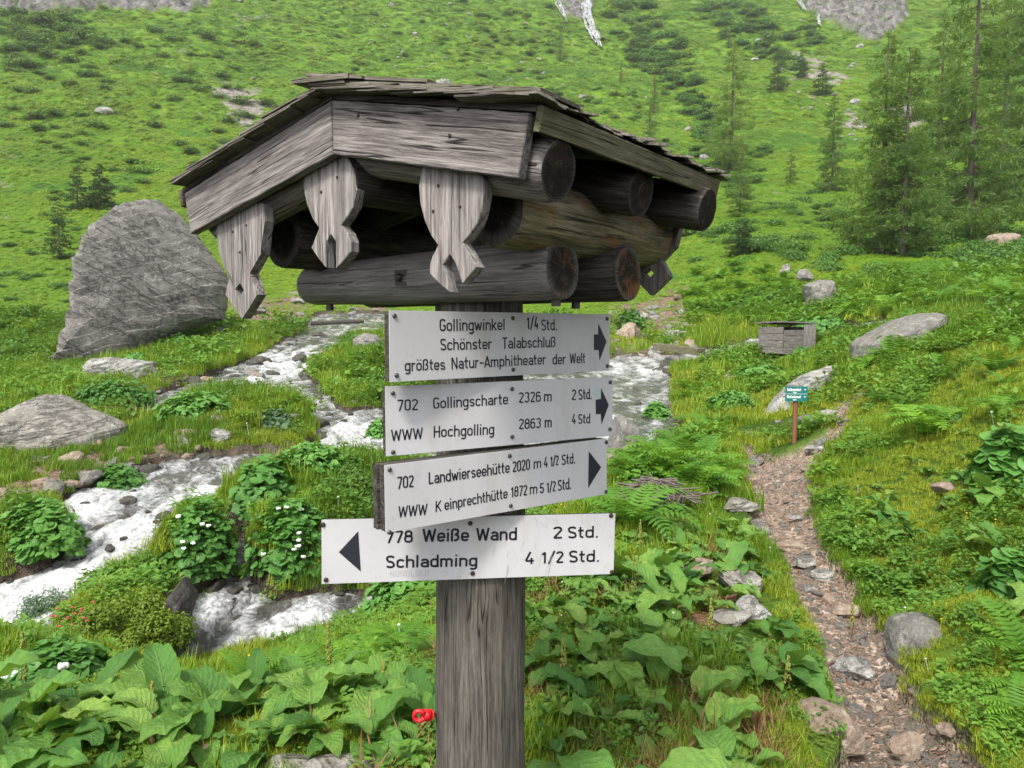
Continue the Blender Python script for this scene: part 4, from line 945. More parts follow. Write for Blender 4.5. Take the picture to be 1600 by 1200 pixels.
def outline_rock(name, pts, Y, thick, mat, label, cat='boulder', seed=0, disp=.05, freq=1., strata=0., nseg=110, rings=26, front=.78, lean=0., ex=6, yaw=0., nr0=14, shr=1., back_=0.):
    mx_ = np.mean([p[0] for p in pts]); P = np.array([at_depth(x, y, Y + yaw * (x - mx_) + back_ * (max(p[1] for p in pts) - y) / F * Y) for x, y in pts]); n = len(P)
    L = np.concatenate([[0], np.cumsum(np.linalg.norm(np.roll(P, -1, 0) - P, axis=1))]); tq = np.linspace(0, L[-1], nseg, endpoint=False)
    PP = np.vstack([P, P[:1]]); O = np.stack([np.interp(tq, L, PP[:, k]) for k in range(3)], 1)
    c = O.mean(0); V = []; O = c + (O - c) * np.array([shr, 1, shr]); oy = O[:, 1] - c[1]; Y = c[1]
    rr = list(np.linspace(0.02, 1, nr0)) 
    # front face: cap rings growing from the centre outwards, then sides going back
    for q in rr:
        V.append(np.stack([c[0] + (O[:, 0] - c[0]) * q * (front + (1 - front) * q ** 3), Y + oy * q - thick * .5 * (1 - q ** ex) ** .5, c[2] + (O[:, 2] - c[2]) * q * (front + (1 - front) * q ** 3)], 1))
    for k in range(1, rings):
        f = k / (rings - 1); sc = math.cos(f * math.pi / 2) ** .6 if f < 1 else .02
        V.append(np.stack([c[0] + (O[:, 0] - c[0]) * max(sc, .02), Y + oy * max(sc, .02) + thick * f, c[2] + (O[:, 2] - c[2]) * max(sc, .02)], 1))
    V = np.concatenate(V); nr_ = len(V) // nseg
    ctr = np.array([c[0], Y + thick * .2, c[2]]); nn_ = (V - ctr); nn_ /= np.linalg.norm(nn_, axis=1)[:, None]
    sz = np.ptp(O[:, 2])
    q = V.copy() / sz * 3 * freq + seed
    if strata:
        s_ = np.sin(strata_dir(V) * strata / sz * 6.28 + 2.5 * fbm3(q * .6, 3)); sw = strata_dir(V) * 9 / sz + 1.1 * fbm3(q * .8, 3); sw2 = strata_dir(V) * 23 / sz + 1.5 * fbm3(q, 3); V[:, 1] -= ((sw - np.floor(sw)) * .034 + (sw2 - np.floor(sw2)) * .008) * sz
    # facets: quantised noise gives planar steps
    fc_ = fbm3(q * np.array([.8, .8, 1.2]), 3); V += nn_ * ((np.round(fc_ * 5) / 5 * .6 + fc_ * .4) * sz * disp)[:, None]
    V += nn_ * (fbm3(q * 4, 4) * sz * disp * .35)[:, None]
    V += np.stack([np.zeros(len(V)), fbm3(q * 2 + 5, 3) * sz * disp * 1.2, np.zeros(len(V))], 1)
    Fc = [(k * nseg + i, k * nseg + (i + 1) % nseg, (k + 1) * nseg + (i + 1) % nseg, (k + 1) * nseg + i) for k in range(nr_ - 1) for i in range(nseg)]
    Fc.append(tuple(range(nseg - 1, -1, -1))); Fc.append(tuple((nr_ - 1) * nseg + i for i in range(nseg)))
    Fc = [f[::-1] for f in Fc]
    base = np.array([c[0], Y, O[:, 2].min()]); m = MB(); m.add(V - base, Fc); o = m.build(name, M[mat], smooth=False); o.location = base
    me = o.data; bm_ = None
    return tag(o, label, cat)
def strata_dir(V): return V[:, 2] * .75 - V[:, 0] * .55 + V[:, 1] * .1
outline_rock('boulder', [(103,585),(112,548),(128,500),(136,440),(137,400),(150,378),(160,352),(185,332),(205,318),(228,307),(248,310),(266,322),(290,342),(305,362),(330,395),(352,425),(360,450),(352,475),(350,500),(310,512),(262,528),(232,545),(205,575),(150,590)], 25.5, 2.6, 'rock_big', 'huge grey slate boulder rising to a rounded point on the meadow', seed=3, front=.88, ex=12, yaw=.016, nr0=80, shr=.975, back_=.45, disp=.026, freq=.95, strata=8, nseg=380, rings=40)
outline_rock('boulder', [(130,590),(131,572),(142,560),(175,557),(215,564),(238,566),(246,590),(240,606),(180,612),(135,604)], 20, 1.0, 'rock_pale', 'whitish boulder lying just below the huge slate boulder', seed=5, disp=.05)
outline_rock('boulder', [(-60,650),(0,648),(40,628),(68,615),(85,622),(115,640),(150,652),(185,668),(190,690),(150,700),(100,712),(60,742),(20,746),(-60,730)], 12.6, 1.6, 'rock_slab', 'broad pale slab of rock at the left edge beside the stream', seed=8, disp=.04, freq=1.1)
outline_rock('boulder', [(1338,560),(1340,540),(1352,530),(1366,528),(1385,515),(1410,500),(1440,490),(1466,489),(1470,500),(1440,520),(1425,540),(1395,556),(1360,566)], 14.2, 1.2, 'rock', 'long grey boulder on the bank to the right of the wooden hut', seed=11, disp=.05)
outline_rock('boulder', [(1255,500),(1262,470),(1258,446),(1275,438),(1300,438),(1307,460),(1300,478),(1278,490),(1268,510)], 28, 1.0, 'rock', 'upright grey boulder among the ferns above the wooden hut', seed=13, disp=.06)
outline_rock('boulder', [(1195,650),(1210,628),(1240,600),(1270,580),(1298,572),(1303,582),(1290,605),(1270,625),(1255,650),(1230,668),(1200,668)], 13.6, .7, 'rock_pale', 'slanting pale slab right behind the little green sign', seed=17, disp=.05)
outline_rock('boulder', [(1400,1062),(1395,1030),(1404,1000),(1412,978),(1432,966),(1460,966),(1490,978),(1496,992),(1470,1000),(1450,1025),(1432,1050),(1425,1075)], 3.75, .30, 'rock', 'rounded grey boulder with mossy top on the right path bank', seed=19, disp=.05)
outline_rock('boulder', [(1236,1160),(1240,1130),(1262,1108),(1295,1103),(1325,1115),(1346,1140),(1350,1165),(1300,1175),(1250,1172)], 3.0, .22, 'rock_brown', 'smooth tan boulder at the path edge near the bottom', seed=23, disp=.04)
outline_rock('boulder', [(262,1310),(268,1200),(290,1172),(330,1168),(365,1174),(385,1200),(390,1310)], 2.5, .15, 'rock_brown', 'brown boulder under big leaves at the bottom edge', seed=29, disp=.04)
outline_rock('boulder', [(402,1310),(406,1197),(425,1186),(480,1187),(530,1184),(580,1182),(597,1192),(604,1310)], 2.42, .15, 'rock_slab', 'flat whitish boulder at the bottom edge left of the post', seed=31, disp=.03)
outline_rock('boulder', [(940,715),(955,680),(962,650),(975,648),(995,665),(1012,690),(1000,712),(960,725)], 10.8, .7, 'rock', 'grey boulder in the stream right of the second sign', seed=37, disp=.05)
outline_rock('boulder', [(545,560),(552,530),(570,520),(590,524),(610,545),(640,560),(600,570)], 25, 1.2, 'rock', 'grey boulder on the grass to the left of the top sign', seed=41, disp=.06)
# boulder body below the alpenrose mound
outline_rock('boulder', [(150,1085),(165,1050),(200,1035),(240,1010),(262,975),(270,925),(285,905),(298,930),(290,985),(280,1040),(255,1075),(200,1090)], 6.0, .5, 'rock_wet', 'dark wet boulder carrying the alpenrose mound in the stream', seed=43, disp=.05)
# named middle-sized rocks
RK = [ # px,py(base),w,h,mat,label
 (340,690,50,22,'rock_pale','rounded pale rock at the foot of the green stream island'), (285,690,36,22,'rock_brown','tan rock next to the rounded pale one on the stream island'),
 (340,530,28,18,'rock_pale','small pale rock on grass right of the huge boulder'), (395,492,34,16,'rock','grey rock on the far dirt bank above the stream'),
 (1575,386,50,28,'rock_brown','brown rock on the slope at the right edge below the trees'), (1228,428,16,16,'rock_pale','little pale rock above the upright boulder'), (1262,440,28,20,'rock','grey rock leaning on top of the upright boulder'),
 (1442,566,24,10,'rock_pale','white stone on the grassy bank right of the long boulder'), (1480,770,40,18,'rock_brown','small brown rock in the grass of the right bank'), (1030,590,30,18,'rock_wet','dark rock in the water right of the post'),
 (1058,530,40,16,'rock_pale','pale stone under the plank bridge'), (985,530,40,26,'rock_brown','brown rock on the dirt bank beyond the water'), (1000,500,24,16,'rock_pale','light stone up on the dirt bank'),
 (1280,705,34,10,'rock_pale','flat stone below the small green sign to its right'), (1210,692,24,10,'rock_pale','white stone at the foot of the small green sign'), (1265,665,30,16,'rock','rock beside the small green sign on its right'), (1300,650,30,12,'rock_pale','pale stone where the path climbs right'),
 (1230,640,36,18,'rock_pale','pale stone with red paint mark behind the green sign post'),
 (160,178,26,12,'rock_pale','lone pale boulder high on the left meadow'), (690,135,30,14,'rock_pale','pale boulder on the slope above the shingled roof'), (912,155,18,9,'rock_pale','grey boulder on the slope right of the roof'), (1075,205,14,8,'rock_pale','small boulder on the middle slope'), (1100,250,16,9,'rock_pale','small pale boulder below the middle slope trees')]
RKO = {}
for k, (px, py, w, h, mt, lb) in enumerate(RK): RKO[k] = put_rock(px, py, w, h, 100 + k, mt, lb, 'rock', cuts=10, sink=.3)
# red-white trail blaze painted on the stone
rk = RKO[17]
m = MB(); th = np.linspace(0, 2 * math.pi, 14, endpoint=False); b0 = rk.location; bw = 7 / F * b0[1]
dg = bpy.context.evaluated_depsgraph_get()
hit, lc, nrm, _ = rk.ray_cast(Vector((-.03, -3, .05)), Vector((0, 1, 0)))
if hit:
    lc = np.array(lc); nv = np.array(nrm); s_ = np.cross(nv, U_); s_ /= np.linalg.norm(s_); u_ = np.cross(s_, nv)
    m.add([lc + nv * .004 + (math.cos(a) * s_ + math.sin(a) * u_) * bw for a in th], [tuple(range(14))[::-1]]); m.build('red_paint_mark', M['mark'], rk)
# path stones: labelled ones
PS = [(1165,800,58,16,'pale flat stone at the left path edge'), (1190,838,34,22,'grey stone propped at the left path edge'), (1238,862,44,14,'flat grey stone in the middle of the path'), (1262,890,52,16,'long slanting stone on the right path side'), (1290,906,36,14,'small flat stone right of the slanting one'),
      (1245,815,24,12,'pale stone in the upper path'), (1300,945,24,16,'orange-brown stone in the path'), (1325,965,50,20,'pinkish slab in the path'), (1345,1062,76,22,'long grey stone laid across the path'), (1290,1040,36,20,'tan stone on the left path edge'),
      (1370,1112,26,10,'small flat stone low in the path'), (1425,1188,50,36,'grey stone at the lower path right of the tan boulder'), (1474,1160,16,12,'small orange stone at the right path edge'), (1262,925,18,10,'little grey stone on the left of the path'), (1160,925,70,28,'pale stone among docks left of the path'),
      (1090,905,80,24,'orange-stained rock among the docks'), (1180,965,60,26,'dark mossy rock among the docks'), (1150,975,70,14,'white and orange streaked rock among the docks'), (935,1015,30,14,'pinkish stone between the docks near the post'), (845,1030,20,18,'pale stone close to the right of the post'),
      (1490,1150,40,12,'flat brown stone on the right path edge'), (1220,1015,18,8,'little stone under the docks')]
for k, (px, py, w, h, lb) in enumerate(PS):
    mt = ('rock_pale', 'rock', 'rock_brown', 'rock_slab')[k % 4]
    if 'orange' in lb or 'pink' in lb or 'tan' in lb or 'brown' in lb: mt = 'rock_brown'
    if 'pale' in lb or 'white' in lb: mt = 'rock_slab'
    put_rock(px, py, w, h * 1.15, 300 + k, mt, lb, 'stone', name='stone', sink=.35, cuts=12, yaw=k * 1.3 * 0, dep=w * G(px, py)[1] / F * .9)
# countable small rocks in and along the stream
protos = [rock_mesh(500 + k, (1, .85, .62), 3, 9, .12) for k in range(6)]
pm = {mt: [p.mesh('stone', M[mt]) for p in protos] for mt in ('rock_wet', 'rock', 'rock_brown', 'rock_pale')}
LATE = []
def scatter_rocks(n, poly, smin, smax, mats, label, group, tx=None, name='rock', cond=None, cat='rock'):
    pl_ = np.array(poly, float); lo, hi = pl_.min(0), pl_.max(0); c = 0; tries = 0
    while c < n and tries < n * 60:
        tries += 1; p = (rng.uniform(lo[0], hi[0]), rng.uniform(lo[1], hi[1])); ins = False
        for k in range(len(pl_)):
            x0, y0 = pl_[k]; x1, y1 = pl_[(k + 1) % len(pl_)]
            if (y0 > p[1]) != (y1 > p[1]) and p[0] < (x1 - x0) * (p[1] - y0) / (y1 - y0) + x0: ins = not ins
        if not ins: continue
        g = G(*p)
        if cond and not cond(g): continue
        s = rng.uniform(smin, smax) ** 1.0 * g[1] / F * (.5 + rng.random() ** 2)
        mt = mats[rng.integers(len(mats))]; k_ = rng.integers(6)
        LATE.append((s / g[1], name, pm[mt][k_], (g[0], g[1], (max(g[2], float(lut(wz, g[0], g[1])) - s * .12) if lut(W, g[0], g[1]) > .3 else g[2]) + s * .12), (s, s * rng.uniform(.7, 1.2), s * rng.uniform(.6, 1.15)), (rng.uniform(-.3, .3), rng.uniform(-.3, .3), rng.uniform(0, 6.3)), label, cat, group)); c += 1
inW = lambda g: lut(W, g[0], g[1]) > .3
scatter_rocks(60, [(200,655),(400,555),(520,500),(620,500),(620,640),(480,720),(200,740),(60,790),(0,930),(200,900),(300,830)], 12, 32, ['rock_wet'], 'dark wet rock lying in the left part of the stream', 'dark rocks in the stream', cond=inW)
scatter_rocks(26, [(940,560),(1050,560),(1085,690),(1000,740),(940,740)], 12, 26, ['rock_wet', 'rock'], 'wet rock in the stream to the right of the signs', 'wet rocks right of the signs', cond=inW)
scatter_rocks(16, [(290,1040),(300,900),(400,880),(640,930),(500,1000)], 14, 34, ['rock_wet'], 'dark rock in the lower pool', 'rocks in the lower pool', cond=inW)
scatter_rocks(46, [(-20,790),(0,730),(100,690),(180,655),(260,680),(330,705),(200,745),(90,780)], 14, 44, ['rock_brown', 'rock_brown', 'rock'], 'reddish brown rock on the gravel bank by the pale slab', 'brown rocks on the gravel bank')
scatter_rocks(30, [(150,600),(250,590),(330,600),(420,585),(440,540),(470,525),(480,535),(420,600),(300,620),(190,660)], 10, 28, ['rock', 'rock_wet', 'rock_brown'], 'grey rock along the left bank of the upper stream', 'rocks on the upper left bank')
scatter_rocks(24, [(350,480),(480,470),(600,480),(600,505),(480,505),(360,505)], 8, 22, ['rock_pale', 'rock', 'rock_brown'], 'stone on the far dirt bank behind the log roof', 'stones on the far dirt bank')
scatter_rocks(34, [(950,470),(1060,450),(1090,520),(1080,580),(1040,610),(960,560)], 10, 30, ['rock_brown', 'rock_pale', 'rock'], 'stone on the brown bank around the plank bridge', 'stones around the plank bridge')
scatter_rocks(34, [(1060,570),(1180,560),(1330,620),(1340,690),(1180,730),(1110,690)], 8, 24, ['rock_pale', 'rock'], 'stone in the grass around the small green sign', 'stones around the green sign')
scatter_rocks(22, [(250,640),(480,620),(560,560),(620,560),(600,640),(490,700),(260,700)], 8, 22, ['rock_pale', 'rock'], 'small rock on the grassy stream island', 'rocks on the stream island', cond=lambda g: not inW(g))
onP = lambda g: lut(PTH, g[0], g[1]) > .6
scatter_rocks(70, [(1130,690),(1340,640),(1340,760),(1400,960),(1600,1200),(1300,1200),(1240,950)], 8, 26, ['rock_pale', 'rock_brown', 'rock'], 'loose stone on the gravel path', 'loose stones on the path', name='stone', cond=onP, cat='stone')
scatter_rocks(70, [(500,0),(760,0),(840,120),(720,150),(560,110)], 3, 8, ['rock_pale'], 'pale boulder on the slope above the roof', 'pale boulders above the roof')
scatter_rocks(60, [(20,0),(1100,0),(1100,300),(900,300),(600,150),(300,290),(0,300)], 4, 11, ['rock_pale'], 'pale boulder dotted on the green mountainside', 'pale boulders on the mountainside')
scatter_rocks(40, [(1150,60),(1350,60),(1420,230),(1300,230),(1180,140)], 5, 12, ['rock_pale'], 'pale block in the scree strip behind the larches', 'scree blocks behind the larches')

# ------------------------------------------------------------------ plant templates
def leaf(m, base, az, pitch, L, Wd, droop=.8, fold=.25, wave=.0, c=.5, nu=7, shape='ov', roll=0., rn=random):
    """a blade-like leaf as a grid of quads"""
    d = np.array([math.cos(az), math.sin(az), 0]); s = np.array([-math.sin(az), math.cos(az), 0]); up = np.array([0, 0, 1.])
    V = []; vein = []; p = np.array(base, float); a = pitch; ph = rn.uniform(0, 6); jag = [[1 + rn.uniform(-.10, .07) * abs(q_) for q_ in (-1, -.6, -.25, 0, .25, .6, 1)] for _ in range(nu + 1)]
    cols = (-1, -.6, -.25, 0, .25, .6, 1)
    for i in range(nu + 1):
        f = i / nu
        if shape == 'ov': w = math.sin(math.pi * min(1, (f * .93 + .05)) ** .75) ** .75
        elif shape == 'lan': w = math.sin(math.pi * (f * .96 + .02)) ** .9
        elif shape == 'ell': w = math.sin(math.pi * (f * .94 + .03)) ** .6
        w *= Wd / 2
        t = d * math.cos(a) + up * math.sin(a); nrm = -d * math.sin(a) + up * math.cos(a)
        for jq, q in enumerate(cols):
            q = q * jag[i][jq]
            wv = wave * Wd * math.sin(f * 15 + ph + q * 2) * abs(q) ** 2 + wave * .5 * Wd * math.sin(f * 29 + ph * 2 - q)
            V.append(p + s * q * w * math.cos(fold * abs(q)) + nrm * (abs(q) * w * math.sin(fold) + wv) + s * roll * 0); vein.append(1. if jq == 3 else 0.)
        p = p + t * L / nu; a -= droop / nu * (1 + f)
    nc = len(cols); Fc = [(i * nc + j, i * nc + j + 1, (i + 1) * nc + j + 1, (i + 1) * nc + j) for i in range(nu) for j in range(nc - 1)]
    m.add(V, Fc, c, vein, [(i / nu, q, c * 9) for i in range(nu + 1) for q in cols])
def round_leaf(m, ctr, nrm, r, c=.5, n=11, wave=.12, dip=.25, rn=random):
    nrm = np.array(nrm) / np.linalg.norm(nrm); s = np.cross(nrm, (.2, .9, .1)); s /= np.linalg.norm(s); u = np.cross(nrm, s); a0 = rn.uniform(0, 6.28)
    V = [np.array(ctr) - nrm * r * dip]; ve = [1.]
    for k in range(n):
        a = a0 + 5.75 * k / (n - 1)
        for q, ww in ((.55, .4), (1, 1)):
            rr = r * q * (1 + .10 * math.sin(a * 5 + a0)) ; V.append(np.array(ctr) + rr * (math.cos(a) * s + math.sin(a) * u) + nrm * (wave * r * math.sin(3 * a + a0) * ww - dip * r * (1 - q) - .25 * r * q * q * .4)); ve.append(.25 if (k % 2 == 0) else 0.)
    Fc = []
    for k in range(n - 1):
        a, b = 1 + 2 * k, 3 + 2 * k; Fc += [(0, a, b), (a, a + 1, b + 1, b)]
    m.add(V, Fc, c, ve)
def dock_mesh(seed, n, size):
    rn = random.Random(seed); leaves = []; stalk = MB(); lm = MB()
    for k in range(n):
        az = rn.uniform(0, 6.28); L = size * rn.uniform(.6, 1.1); h = L * rn.uniform(.15, .55); lean = rn.uniform(.15, .7)
        b = np.array([rn.uniform(-.05, .05), rn.uniform(-.05, .05), 0]); d = np.array([math.cos(az), math.sin(az), 0])
        e = b + d * h * lean + np.array([0, 0, h]); tube(stalk, [b, (b + e) / 2 + np.array([0, 0, h * .05]) - d * .02, e], [.006 * size / .3, .005 * size / .3, .0035 * size / .3], 5)
        leaf(lm, e, az + rn.uniform(-.4, .4), rn.uniform(.1, 1.15), L, L * rn.uniform(.48, .68), droop=rn.uniform(.5, 1.6), fold=rn.uniform(.05, .6), wave=rn.uniform(.04, .085), c=rn.random(), nu=11, rn=rn)
    return lm, stalk
def fern_mesh(seed, n, size, detail=15):
    rn = random.Random(seed); m = MB()
    for k in range(n):
        az = 6.28 * k / n + rn.uniform(-.3, .3); L = size * rn.uniform(.75, 1.1); a = rn.uniform(.9, 1.35); p = np.zeros(3); d = np.array([math.cos(az), math.sin(az), 0]); s = np.array([-d[1], d[0], 0]); up = np.array([0, 0, 1.]); c = rn.random()
        dr = rn.uniform(.8, 1.5)
        for i in range(detail):
            f = (i + 1) / detail; t = d * math.cos(a) + up * math.sin(a); nr = -d * math.sin(a) + up * math.cos(a); q = p + t * L / detail
            w = L * .26 * (math.sin(math.pi * (f * .85 + .12)) ** .8) ; wd = L / detail * .42
            m.add([p - s * .002, p + s * .002, q + s * .002, q - s * .002], [(0, 1, 2, 3)], c)
            for sg in (-1, 1):
                e = q + s * sg * w + t * w * .35 - up * w * .15 + nr * rn.uniform(-.02, .02) * size; md = (q + e) / 2 + nr * .01
                V = [q - t * wd * .5, q + t * wd * .5, md + t * wd, e, md - t * wd]; 
                m.add(V, [(0, 1, 2, 4), (4, 2, 3)] if sg > 0 else [(4, 2, 1, 0), (3, 2, 4)], min(1, c * .7 + f * .3))
            p = q; a -= dr / detail * (1 + f * 1.0)
    return m
def clump_round(seed, n, rad, hgt, lr):
    """mound of round butterbur leaves"""
    rn = random.Random(seed); m = MB()
    for k in range(n):
        a = rn.uniform(0, 6.28); z = max(0, rn.uniform(-.05, 1)); lob = 1 + .22 * math.sin(2 * a + seed) + .16 * math.sin(5 * a + seed * 2) * (1 - z); r = math.sqrt(max(0, 1 - z ** 2.2)) * rn.uniform(.6, 1.08) * lob; z *= 1 + .25 * math.sin(3 * a + seed * 1.7) * r; p = np.array([math.cos(a) * r * rad, math.sin(a) * r * rad, max(0, z) * hgt * rn.uniform(.85, 1.1) + .02])
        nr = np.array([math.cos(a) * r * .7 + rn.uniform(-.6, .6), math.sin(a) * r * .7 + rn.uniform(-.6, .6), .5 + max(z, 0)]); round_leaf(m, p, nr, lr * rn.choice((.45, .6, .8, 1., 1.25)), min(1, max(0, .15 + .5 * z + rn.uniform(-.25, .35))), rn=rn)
    return m
def foliage_blob(seed, n, rad, hgt, ls, flat=.0, lob=5, name='ov', up=.6, asp=.5, zmin=.0, szr=(.4, .75), sp=.6):
    """many small leaves through a lumpy crown volume"""
    r = np.random.default_rng(seed); m = MB()
    cen = np.stack([r.uniform(-sp, sp, lob) * rad, r.uniform(-sp, sp, lob) * rad, r.uniform(.25, .75, lob) * hgt], 1); cen[:, 2] *= 1 - .5 * (np.hypot(cen[:, 0], cen[:, 1]) / rad) ** 2; sz = r.uniform(*szr, lob)
    k = r.integers(0, lob, n); dirs = r.normal(size=(n, 3)); dirs /= np.linalg.norm(dirs, axis=1)[:, None]; rr = r.uniform(.55, 1.05, n)
    P = cen[k] + dirs * rr[:, None] * sz[k][:, None] * np.array([rad, rad, hgt * .62]); P[:, 2] = np.abs(P[:, 2] - zmin) + zmin
    N = dirs * .8 + r.normal(size=(n, 3)) * .45 + np.array([0, 0, up]); N /= np.linalg.norm(N, axis=1)[:, None]
    tv = np.cross(N, r.normal(size=(n, 3))); tv /= np.linalg.norm(tv, axis=1)[:, None]; bv_ = np.cross(N, tv); s = ls * r.uniform(.6, 1.3, n)[:, None]
    V = np.stack([P - tv * s, P - bv_ * s * asp + N * s * .1, P + tv * s, P + bv_ * s * asp + N * s * .1], 1).reshape(-1, 3)
    Fc = (np.arange(n) * 4)[:, None] + np.arange(4); c = np.repeat(np.clip(r.normal(.5, .2, n) + (k % 3 - 1) * .16, 0, 1), 4)
    m.add(V, Fc, c); return m
def grass_mesh(seed, n, h, spread, wid=.004, lean=.5):
    rn = random.Random(seed); m = MB()
    for k in range(n):
        a = rn.uniform(0, 6.28); r0 = spread * math.sqrt(rn.random()); b = np.array([math.cos(a) * r0, math.sin(a) * r0, -.01]); a2 = rn.uniform(0, 6.28); d = np.array([math.cos(a2), math.sin(a2), 0]); s = np.array([-d[1], d[0], 0]) * wid * rn.uniform(.7, 1.4); L = h * rn.uniform(.5, 1.2); l = rn.uniform(.05, lean)
        p1 = b + np.array([0, 0, L * .5]) + d * L * l * .25; p2 = b + np.array([0, 0, L * .95]) + d * L * l
        m.add([b - s, b + s, p1 + s * .8, p1 - s * .8, p2], [(0, 1, 2, 3), (3, 2, 4)], rn.random())
    return m
def herb_mesh(seed, n, h, spread, ls):
    rn = random.Random(seed); m = MB()
    for k in range(n):
        a = rn.uniform(0, 6.28); r0 = spread * math.sqrt(rn.random()); p = np.array([math.cos(a) * r0, math.sin(a) * r0, h * rn.uniform(.2, 1) * (1 - .5 * (r0 / spread) ** 2)]); leaf_simple(m, p, rn.uniform(0, 6.28), rn.uniform(-.3, .7), ls * rn.uniform(.6, 1.3), rn.random())
    return m
def leaf_simple(m, p, az, pitch, L, c):
    d = np.array([math.cos(az) * math.cos(pitch), math.sin(az) * math.cos(pitch), math.sin(pitch)]); s = np.array([-math.sin(az), math.cos(az), 0]) * L * .3; up = np.array([0, 0, L * .06])
    m.add([p, p + d * L * .35 + s + up, p + d * L * .75 + s * .8 + up, p + d * L - up, p + d * L * .75 - s * .8 + up, p + d * L * .35 - s + up, p + d * L * .55 - up * .5], [(0, 1, 6, 5), (1, 2, 6), (2, 3, 6), (3, 4, 6), (4, 5, 6)], c, [.4, 0, 0, 0, 0, 0, 1.])
# ------------------------------------------------------------------ conifers
def conifer(seed, Ht, kind='larch', dens=1., crown0=.12, spread=.21):
    r = np.random.default_rng(seed); tr = MB(); fo = MB()
    n = 14; wob = np.cumsum(r.normal(0, .012 * Ht / n, (n, 2)), 0)
    pts = [(wob[i, 0], wob[i, 1], Ht * i / (n - 1)) for i in range(n)]; tube(tr, pts, [Ht * .0145 * (1 - i / (n - 1)) ** .8 + .008 for i in range(n)], 9)
    nb = int(64 * dens); P = []; D = []; S = []; C = []
    for b in range(nb):
        f = crown0 + (1 - crown0) * (b + r.random()) / nb; z = Ht * f; az = r.uniform(0, 6.28)
        L = Ht * spread * (1 - f) ** .62 * r.uniform(.55, 1.15) * (1. if f > crown0 + .1 else .7) + .1; d = np.array([math.cos(az), math.sin(az), 0])
        k = int((f) * (n - 1)); o = np.array([*wob[min(k, n - 1)], z]); sag = (.28 if kind == 'larch' else .38) * L * (1.15 - f)
        bp = [o, o + d * L * .35 - np.array([0, 0, sag * .45]), o + d * L * .7 - np.array([0, 0, sag * .8]), o + d * L - np.array([0, 0, sag * .75 - L * .08])]
        tube(tr, bp, [Ht * .0032 * (1 - f) + .006, Ht * .002 * (1 - f) + .005, .005, .003], 4)
        ns = max(5, int(30 * L / (Ht * spread) * dens) + 4); tt_ = r.uniform(.12, 1., ns); sd = np.array([-d[1], d[0], 0]); cb = np.clip(r.normal(.5, .22), 0, 1)
        for q in tt_:
            x = q * 3; i = min(int(x), 2); p = bp[i] * (1 - (x - i)) + bp[i + 1] * (x - i); lat = r.uniform(-1, 1) * L * .30 * (1.1 - q * .5)
            p = p + sd * lat + np.array([0, 0, -abs(lat) * .12 + r.normal(0, .02 * L)]); dd = d * .6 + sd * (np.sign(lat) * .9 + r.normal(0, .3)) + np.array([0, 0, r.uniform(-.55, .1)]); P.append(p); D.append(dd / np.linalg.norm(dd)); S.append((.030 if kind == 'larch' else .034) * Ht * r.uniform(.6, 1.25) * (1.2 - .5 * f)); C.append(np.clip(cb + r.normal(0, .12), 0, 1))
    P = np.array(P); D = np.array(D); S = np.array(S); C = np.array(C)
    # each spray: five thin needle-covered twiglets
    V = []; cc = []
    for q in range(10 if kind == 'larch' else 8):
        o = P + D * (S * r.uniform(-.3, .8, len(P)))[:, None]; e = D + r.normal(0, .8, (len(P), 3)) + np.array([0, 0, -.15]); e /= np.linalg.norm(e, axis=1)[:, None]
        w = np.cross(e, r.normal(size=(len(P), 3))); w /= np.linalg.norm(w, axis=1)[:, None]; w *= (S * (.062 if kind == 'larch' else .12))[:, None]; L = (S * r.uniform(.45, .95, len(P)))[:, None]
        V.append(np.stack([o - w * .7, o + e * L * .6 - w, o + e * L, o + e * L * .6 + w], 1)); cc.append(np.repeat(np.clip(C + r.normal(0, .08, len(C)), 0, 1), 4))
    V = np.concatenate(V).reshape(-1, 3); N = len(V) // 4; fo.add(V, (np.arange(N) * 4)[:, None] + np.arange(4), np.concatenate(cc))
    return tr, fo
TREE = {}
def tree_proto(key, seed, kind, **k):
    tr, fo = conifer(seed, 10., kind, **k); TREE[key] = (tr.mesh('trunk', M['bark'], True), fo.mesh('crown', M['larch' if kind == 'larch' else 'spruce']))
tree_proto('l0', 1, 'larch', dens=1.5, crown0=.05, spread=.27); tree_proto('l1', 2, 'larch', dens=1.4, crown0=.10, spread=.25); tree_proto('l2', 3, 'larch', dens=1.5, crown0=.03, spread=.25); tree_proto('l3', 4, 'larch', dens=.9, crown0=.1, spread=.17)
tree_proto('s0', 5, 'spruce', dens=1.4, crown0=.02, spread=.30); tree_proto('s1', 6, 'spruce', dens=1., crown0=.0, spread=.26)
def tree(key, px, py, hpx, label, name='larch_tree', cat='tree', group=None, rz=None, wide=1.):
    g = G(px, py); d = ray(px, py - hpx); h = ZC + d[2] / d[1] * g[1] - g[2]; s = h / 10
    o = empty(name, (g[0], g[1], g[2] - .03 * h * .3), rng.uniform(0, 6.28) if rz is None else rz); o.scale = (s * wide, s * wide, s)
    for nm, me in zip(('trunk', 'crown'), TREE[key]):
        c = bpy.data.objects.new(nm, me); COL.objects.link(c); c.parent = o
    return tag(o, label, cat, group)
tree('l0', 1376, 398, 350, 'tall larch, left one of the larch group at right with bare grey lower trunk')
tree('l1', 1410, 402, 330, 'tall larch with leaning twin trunk close right of the left larch')
tree('l2', 1512, 372, 470, 'tallest larch at right whose top leaves the picture', wide=.85)
tree('l0', 1606, 340, 420, 'larch cut off by the right edge of the picture')
tree('l1', 1462, 330, 290, 'larch standing back between the twin trunks and the tallest larch', wide=1.1)
tree('l2', 1565, 320, 330, 'larch standing back left of the one at the right edge', wide=1.1)
tree('l0', 1142, 268, 200, 'single thin larch on the slope above the roof eave', wide=.85)
